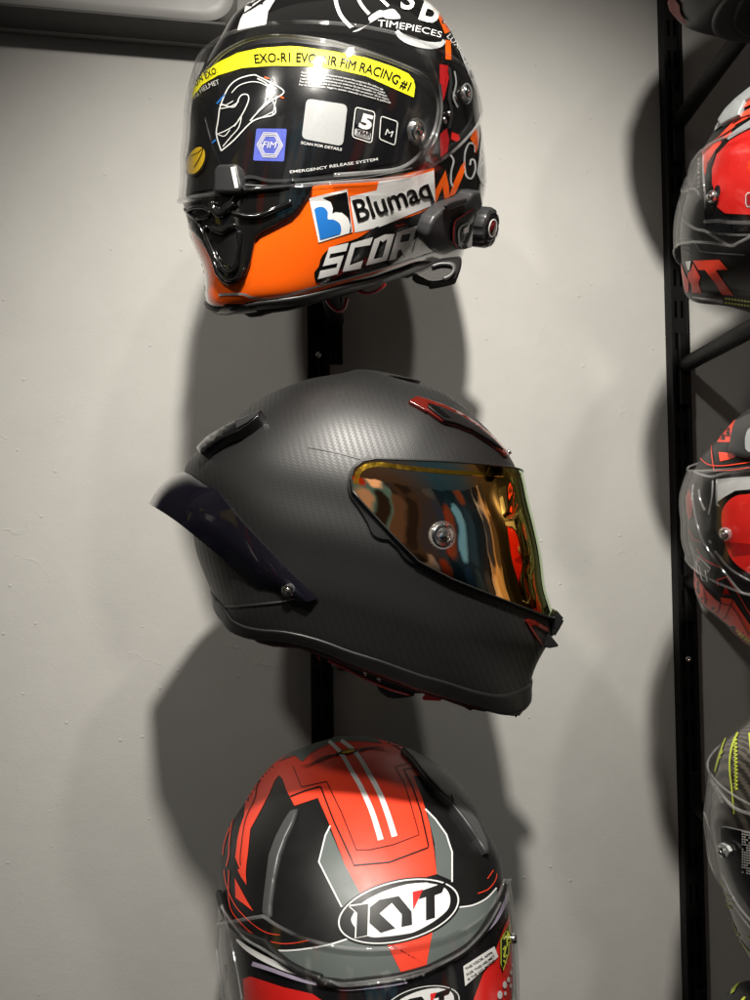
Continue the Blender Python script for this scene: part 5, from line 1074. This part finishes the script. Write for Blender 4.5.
def ex1(h, root, P, S, vo):
    P('red_film', [G(900, 250), G(750, 300), G(680, 330), G(600, 378), G(500, 480), G(465, 590), G(465, 700), G(490, 780), G(510, 830), G(495, 870), G(530, 900), H_(560, 100), H_(750, 110), H_(1000, 112), G(1050, 600)], 'red', .0012)
    P('grey_horn', [G(510, 215), G(560, 140), G(640, 60), G(740, -20), G(800, -60), G(800, 10), G(700, 72), G(662, 150), G(652, 185), G(600, 205), G(530, 245)], 'silver', .004, thick=.004, bevel=.0015)
    P('grey_horn', [G(470, 270), G(490, 235), G(520, 250), G(560, 240), G(600, 232), G(520, 275), G(480, 305)], 'silver', .0012)
    P('orange_flash', [G(665, 150), G(685, 95), G(730, 55), G(800, 30), G(800, 90), G(740, 115)], 'mred', .0012)
    P('red_streaks', [G(388, 462), G(430, 420), G(520, 345), G(640, 215), G(700, 165), G(760, 130), G(800, 115), G(800, 195), G(720, 215), G(640, 260), G(600, 335), G(540, 380), G(480, 500), G(440, 570), G(410, 640), G(398, 560)], 'mred', .0006)
    P('grey_streak', [G(575, 365), G(600, 330), G(650, 290), G(750, 225), G(800, 205), G(800, 275), G(740, 285), G(640, 340), G(590, 372)], 'silver', .0009)
    for p_, w in (([G(405, 455), G(500, 370), G(620, 290), G(750, 200)], 1.2), ([G(480, 385), G(530, 372), G(560, 368), G(500, 450), G(430, 560)], 1.4), ([G(620, 250), G(690, 205), G(780, 175)], 1.), ([G(420, 600), G(455, 520), G(500, 440)], 1.1)): S('black_streak', p_, w, 'mblack', .0012)
    P('left_red_patch', [G(300, 545), G(330, 500), G(365, 478), G(382, 488), G(345, 540), G(318, 570)], 'mred', .0006)
    P('chin_letter_t', [H_(320, 455), H_(520, 448), H_(582, 522), H_(492, 526), H_(570, 640), H_(627, 717), H_(540, 712), H_(500, 640), H_(412, 525), H_(362, 525)], 'mred', .0006)
    P('chin_letter_y', [H_(320, 475), H_(345, 520), H_(377, 580), H_(362, 622), H_(387, 700), H_(315, 698), H_(312, 640), H_(282, 585), H_(283, 545), H_(305, 530)], 'mred', .0006)
    P('chin_stripe', [H_(222, 465), H_(235, 480), H_(262, 560), H_(290, 610), H_(290, 692), H_(262, 690), H_(245, 600)], 'mred', .0006)
    P('white_wedge', [H_(263, 462), H_(306, 457), H_(296, 522), H_(282, 526)], 'white', .0009)
    S('grey_line', [H_(215, 290), H_(320, 293), H_(375, 385), H_(480, 398), H_(710, 412)], 1.3, 'softgrey', .0006, smooth=False)
    for y in (325, 355, 388): S('grey_line', [H_(238+y*.02, y), H_(300, y+8)], 1.2, 'softgrey', .0006, smooth=False)
    P('pale_rim_strip', [H_(315, 722), H_(400, 733), H_(540, 748), H_(548, 778), H_(515, 772), H_(400, 750), H_(320, 732)], 'gwhite', .0036)
    for i in range(2):
        for j in range(9): S('yellow_print', [H_(562+j*24, 738+i*32+j*3.2), H_(578+j*24, 741+i*32+j*3.2)], 1.6, 'neon', .0048, smooth=False, step=0)
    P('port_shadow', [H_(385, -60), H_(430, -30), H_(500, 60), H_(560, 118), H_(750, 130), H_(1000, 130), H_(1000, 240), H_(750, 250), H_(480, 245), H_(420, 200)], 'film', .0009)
    emit('visor_moulding', *join(tube_on(h, [H_(225, 20), H_(262, 155), H_(345, 218), H_(430, 240), H_(600, 343), H_(680, 312), H_(760, 270), H_(900, 220)], .0011, .0064), tube_on(h, [H_(410, 162), H_(500, 157), H_(620, 168), H_(780, 170)], .0013, .0055), tube_on(h, [H_(430, 240), H_(600, 260), H_(780, 262)], .0008, .0055), tube_on(h, [G(400, 490), G(398, 620), G(410, 760), G(415, 880)], .0008, .0055), tube_on(h, [G(250, 660), G(235, 760), G(330, 740), G(370, 790)], .0009, .006)), M['lens'], vo)
    for i in range(7): x, y = G(362, 520+i*34); emit('bead_stud', *lathe([(.0012, -.001), (.0012, .0004), (.0003, .001)], h.cast(x, y, .006)[0], h.cast(x, y)[1], 8), M['lens'], vo)
    P('pin_clip', cat2([G(485, 740), G(500, 715), G(522, 722), G(528, 770), G(512, 805), G(488, 810)], 3, True), 'film', .0045)
    pin(h, *G(460, 801), .0042, .0060, vo, 'chrome')
    P('film_badge', [G(715, 790), G(730, 768), G(790, 765), G(790, 880), G(725, 878), G(715, 850)], 'white', .0016); P('film_badge_ground', [G(722, 793), G(735, 776), G(790, 774), G(790, 868), G(730, 868), G(722, 848)], 'dred', .0018)
X1 = [-3.5747, 0.3035, -0.0811, 0.4235, 0.6007, 0.2942, 1.0817, 0.9934, 0.9291, 0.1946, 0.8355, -0.0008, 2.1469, -0.0309, -0.0008, -0.0054, 0.0014]
p1_ = [(685, 191), (695, 168), (701, 150), (714, 128), (731, 105), (749, 91), (677, 230), (678.7, 262.7), (684.7, 292), (685, 300), (716.7, 306.7), (735, 312)]
v1_ = [G(222, 780), G(235, 650), G(300, 565), G(372, 488), G(430, 455), G(600, 380), G(900, 250), H_(900, 220), H_(750, 275), H_(605, 345), H_(520, 300), H_(430, 240), H_(345, 218), H_(262, 155), H_(225, 20)]
H1c = col_helm(X1, p1_, (855, 150), M['mblack'], 'red, silver and black helmet with big red letters on its chin', v1_, (0, 1, 2, (12, .9), (13, .7), (14, .3)), ex1)
def ex2(h, root, P, S, vo):
    P('red_film', cat2([I(900, 600), I(750, 628), I(650, 642), I(580, 690), I(540, 760), I(537, 850), J(545, 20), J(555, 75), J(580, 160), J(640, 250), J(720, 310), J(800, 350), J(1000, 380), J(1100, 100)], 3, True), 'red', .0014)
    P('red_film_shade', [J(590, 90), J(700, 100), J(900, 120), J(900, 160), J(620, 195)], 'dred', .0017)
    P('pale_strip', [I(503, 520), I(600, 508), I(750, 498), I(950, 480), I(950, 560), I(750, 595), I(640, 605), I(560, 650), I(505, 690)], 'gwhite', .0028)
    P('red_patch', [I(640, 68), I(590, 110), I(560, 145), I(520, 195), I(503, 240), I(600, 240), I(605, 190), I(618, 130)], 'mred'); P('red_patch', [I(513, 315), I(560, 318), I(690, 338), I(610, 365), I(525, 385)], 'mred')
    S('black_line', [I(575, 130), I(540, 160), I(545, 190), I(602, 190)], .9, 'mblack', smooth=False)
    S('red_pinstripe', [I(455, 240), I(465, 360), I(480, 456), I(600, 452), I(770, 428)], .9, 'mred', smooth=False); S('red_pinstripe', [I(375, 360), I(430, 405), I(500, 418), I(600, 412), I(770, 388)], .9, 'mred')
    P('red_stripe', [I(298, 590), I(305, 650), I(318, 700), I(312, 800), I(290, 830), I(272, 760), I(266, 650)], 'mred', .0006)
    v = P('top_vent', [I(900, -30), I(750, 28), I(640, 78), I(612, 170), I(598, 280), I(640, 312), I(742, 327), I(900, 330)], 'dgrey', .006, thick=.006, bevel=.003)
    P('vent_face', cat2([I(900, 100), I(755, 130), I(720, 180), I(712, 240), I(735, 312), I(900, 320)], 3), 'silver', .0066, v)
    lower = [J(325, 262), J(318, 350), J(330, 430), J(360, 500), J(400, 560), J(500, 640), J(590, 715), J(610, 770), J(680, 820), J(760, 880), J(900, 960), J(900, 800), J(750, 712), J(680, 610), J(622, 520), J(530, 505), J(525, 545), J(420, 442), J(352, 340)]
    P('red_chin_panel', lower, 'mred')
    for p_ in ([J(335, 320), J(400, 425), J(530, 548), J(600, 565), J(660, 640), J(740, 790)], [J(402, 440), J(415, 560)], [J(530, 520), J(515, 600), J(488, 625)], [J(622, 520), J(590, 600), J(555, 670)]): S('black_line', p_, .9, 'mblack')
    P('red_triangle', [J(565, 418), J(602, 487), J(542, 482)], 'dred')
    S('red_pinstripe', [J(510, 420), J(503, 376), J(577, 350), J(660, 480), J(760, 650)], .8, 'mred', smooth=False); S('red_pinstripe', [J(290, 0), J(320, 65), J(380, 90)], .8, 'mred', smooth=False); S('red_pinstripe', [J(350, 140), J(400, 215), J(520, 280)], .8, 'mred')
    S('letter_outline', [J(355, 188), J(452, 290), J(432, 315), J(412, 300), J(428, 388), J(388, 372), J(370, 275), J(352, 262), J(355, 188)], .9, 'gwhite', smooth=False)
    S('letter_outline', [J(290, 95), J(330, 160), J(325, 170), J(308, 145)], .9, 'gwhite', smooth=False); S('letter_outline', [J(345, 230), J(352, 320), J(375, 330)], .9, 'gwhite', smooth=False)
    P('red_letter_wedge', [J(358, 192), J(378, 225), J(360, 245)], 'red', .0006)
    for i in range(2):
        for j in range(5): S('yellow_print', [J(650+j*22+i*8, 752+j*18+i*26), J(666+j*22+i*8, 764+j*18+i*26)], 1.5, 'neon', .0048, smooth=False, step=0)
    emit('visor_moulding', *join(tube_on(h, [I(330, 465), I(400, 490), I(470, 500), I(560, 475), I(760, 450)], .0010, .0066), tube_on(h, [I(325, 560), I(315, 640), I(340, 800), I(365, 900), J(400, 90), J(480, 210), J(600, 370), J(690, 470), J(800, 490)], .0010, .0066), tube_on(h, [J(490, 160), J(600, 290), J(750, 380)], .0009, .006), tube_on(h, [I(500, 520), I(500, 690), I(520, 720)], .0007, .006), tube_on(h, [I(365, 600), I(380, 680), I(410, 750)], .0009, .006), tube_on(h, [I(470, 530), I(465, 640), I(440, 780)], .0007, .006), tube_on(h, [J(445, 80), J(455, 100)], .0012, .006)), M['lens'], vo)
    pin(h, *J(560, 32), .0048, .0060, vo)
X2 = [-3.5381, 0.303, -0.1254, 0.4108, 0.6005, 0.0209, 0.9915, 1.0001, 0.9301, 0.1026, 0.5032, -0.0006, 2.2415, -0.0083, -0.0004, -0.0073, -0.0003]
p2_ = [(744.7, 411), (732.7, 420.7), (718, 438), (708.7, 446), (700, 458), (694, 467), (688.7, 484.7), (685.3, 496.7), (686, 511.3), (688.7, 520.7), (686, 532.7), (690, 550), (692.7, 564.7), (692.4, 580.7), (695.3, 596.7), (703.3, 606.7), (719.3, 620), (735.3, 634.7), (748.7, 645)]
v2_ = [I(322, 470), I(330, 455), I(420, 470), I(560, 455), I(750, 430), I(1100, 420), J(1000, 500), J(850, 500), J(690, 472), J(600, 372), J(480, 212), J(400, 90), I(365, 900), I(335, 800), I(312, 640), I(310, 560)]
H2c = col_helm(X2, p2_, (855, 500), M['mblack'], 'black helmet with thin red pinstripes and a broad red chin panel', v2_, (0, 1, 12, 13, 14, 15), ex2)
def ex3(h, root, P, S, vo):
    S('neon_stripe', [K(503, 250), K(480, 310), K(455, 390), K(430, 480)], lambda t: 1.2+1.2*t, 'neon', .0006); S('neon_stripe', [K(585, 215), K(555, 280), K(535, 360), K(530, 460), K(545, 600), K(560, 760)], lambda t: 2.2-.8*t, 'neon', .0006)
    for j in range(14): y = 255+j*25; S('neon_print', [K(555-.03*j*j+j*.8, y), K(578-.03*j*j+j*.8, y+9), K(560+j*.6, y+17)], 1.2, 'neon', .0006)
    S('neon_print', [K(470, 330), K(480, 345), K(462, 370), K(470, 385)], 1.6, 'neon', .0006)
    P('neon_patch', [K(655, 220), K(680, 210), K(720, 330), K(668, 350)], 'neon', .0006)
    P('port_film', [K(470, 850), K(500, 838), K(620, 870), K(900, 920), L_(900, 500), L_(667, 400), L_(560, 220), L_(500, 80), K(470, 980)], 'film', .0012)
    bl = []
    for j in range(7):
        for i in range(17):
            if random.random() < .85: x0, y0 = K(612+j*15, 875+i*17+j*3); bl.append(strip([(x0, y0), (x0+1.7, y0+.5)], 1.5, smooth=False))
    lay(h, 'white_print', merge(*bl), M['white'], root, .0016, step=0)
    P('white_print_block', [K(800, 880), K(900, 900), K(900, 1100), K(800, 1100)], 'white', .0015)
    for p_ in ([L_(460, 190), L_(490, 245)], [L_(485, 285), L_(530, 315)], [L_(500, 340), L_(555, 355)], [L_(505, 360), L_(540, 390)], [L_(500, 370), L_(515, 430)], [L_(525, 450), L_(550, 520), L_(585, 575)], [L_(540, 465), L_(570, 540)], [L_(595, 600), L_(640, 660), L_(700, 740)], [L_(645, 580), L_(690, 620)]): S('neon_flame', p_, lambda t: .6+1.6*t, 'neon', .0006)
    P('neon_patch', [L_(575, 560), L_(590, 555), L_(592, 580)], 'neon', .0006); P('neon_patch', [L_(650, 690), L_(700, 640), L_(720, 720), L_(670, 705)], 'neon', .0006)
    emit('visor_moulding', *join(tube_on(h, [K(405, 525), K(450, 590), K(540, 700), K(620, 745), K(720, 770)], .0014, .0064), tube_on(h, [K(470, 1000), K(468, 870), K(490, 845), K(560, 858), K(680, 885)], .0006, .0060), tube_on(h, [K(362, 750), K(400, 870), K(430, 1000), L_(470, 130), L_(540, 290), L_(610, 400), L_(690, 490)], .0010, .0066), tube_on(h, [K(430, 560), K(420, 700), K(425, 860)], .0008, .006), tube_on(h, [K(400, 540), K(440, 600), K(480, 680)], .0012, .006)), M['lens'], vo)
    for q in ((430, 575), (445, 610), (465, 650), (480, 680)): emit('bead_stud', *lathe([(.0014, -.001), (.0014, .0006), (.0003, .0012)], h.cast(*K(*q), .006)[0], h.cast(*K(*q))[1], 8), M['lens'], vo)
    P('pin_clip', [K(435, 965), K(470, 955), K(510, 975), K(530, 1010), L_(510, 50), L_(460, 55), L_(440, 20)], 'gwhite', .0075, vo, thick=.003)
    pin(h, *L_(485, 12), .0052, .0070, vo)
X3 = [-3.8988, 0.2574, -0.1141, 0.4272, 0.6001, -0.252, 0.9965, 0.9957, 1.0061, 0.0115, -0.0258, 0.0039, 2.2788, 0.0054, 0.0002, 0.004, 0.0003]
p3_ = [(750, 712), (740, 724), (725, 737.5), (715.5, 760), (714, 776), (711, 802), (710, 829), (714, 851.5), (719, 880), (731, 925), (741, 952), (750, 965.5)]
v3_ = [K(395, 520), K(420, 512), K(540, 640), K(720, 750), K(1100, 850), L_(1100, 900), L_(800, 650), L_(667, 468), L_(600, 385), L_(500, 200), L_(430, 20), K(400, 900), K(362, 780)]
H3c = col_helm(X3, p3_, (855, 800), M['carbon2'], 'gloss carbon helmet with acid yellow lettering above its clear visor', v3_, (0, 1, 11, 12), ex3)
def ex0(h, root, P, S, vo):
    g = zc(640, 0, 6.82)
    P('red_crescent', [g(230, -60), g(200, -20), g(185, 20), g(200, 70), g(240, 120), g(290, 155), g(330, 166), g(290, 120), g(272, 85), g(270, 40), g(240, 0), g(240, -50)], mat('dark_red_matt', (.16, .006, .008), .5, spec=.25), .0016, step=2)
    P('grey_lettering', [g(600, -10), g(640, 5), g(690, 15), g(680, 35), g(640, 22), g(610, 2)], 'silver', .0012)
X0 = list(X2); X0[5] = X2[5]+.565; X0[3] -= .006
p0_ = [(668, 0), (669, 7.3), (673, 16), (682, 26), (700, 35), (722, 41), (750, 45)]
H0c = col_helm(X0, p0_, (855, -130), M['mblack'], 'black helmet with a dark red crescent, cut off by the top edge', None, (), ex0)
def ex4(h, root, P, S, vo):
    P('neon_patch', [L_(535, 960), L_(542, 925), L_(580, 885), L_(612, 870), L_(580, 905), L_(560, 945)], 'neon', .0006); P('neon_patch', [L_(605, 1000), L_(625, 975), L_(640, 980), L_(620, 1010)], 'neon', .0006)
X4 = list(X3); X4[5] = X3[5]-.262
p4_ = [(716, 1004), (723.5, 999), (729.5, 989.5), (740, 981), (750, 979.8), (790, 975)]
H4c = col_helm(X4, p4_, (855, 1130), M['mblack'], 'black helmet with acid yellow flecks in the bottom right corner', None, (), ex4)
bracket(.385, H0c.loc[2]-.09, 'black bracket tube under the helmet at the very top of the right column', .6, .05)
bracket(.385, H1c.loc[2]-.105, 'black bracket tube showing below the red and silver helmet', .6, .05)
bracket(.385, H2c.loc[2]-.10, 'black bracket behind the pinstriped helmet with the red chin panel', .6, .05)
bracket(.385, H3c.loc[2]-.10, 'black bracket behind the carbon helmet with acid yellow lettering', .6, .05)
bracket(.385, H4c.loc[2]-.10, 'black bracket behind the yellow-flecked helmet in the bottom right corner', .6, .05)
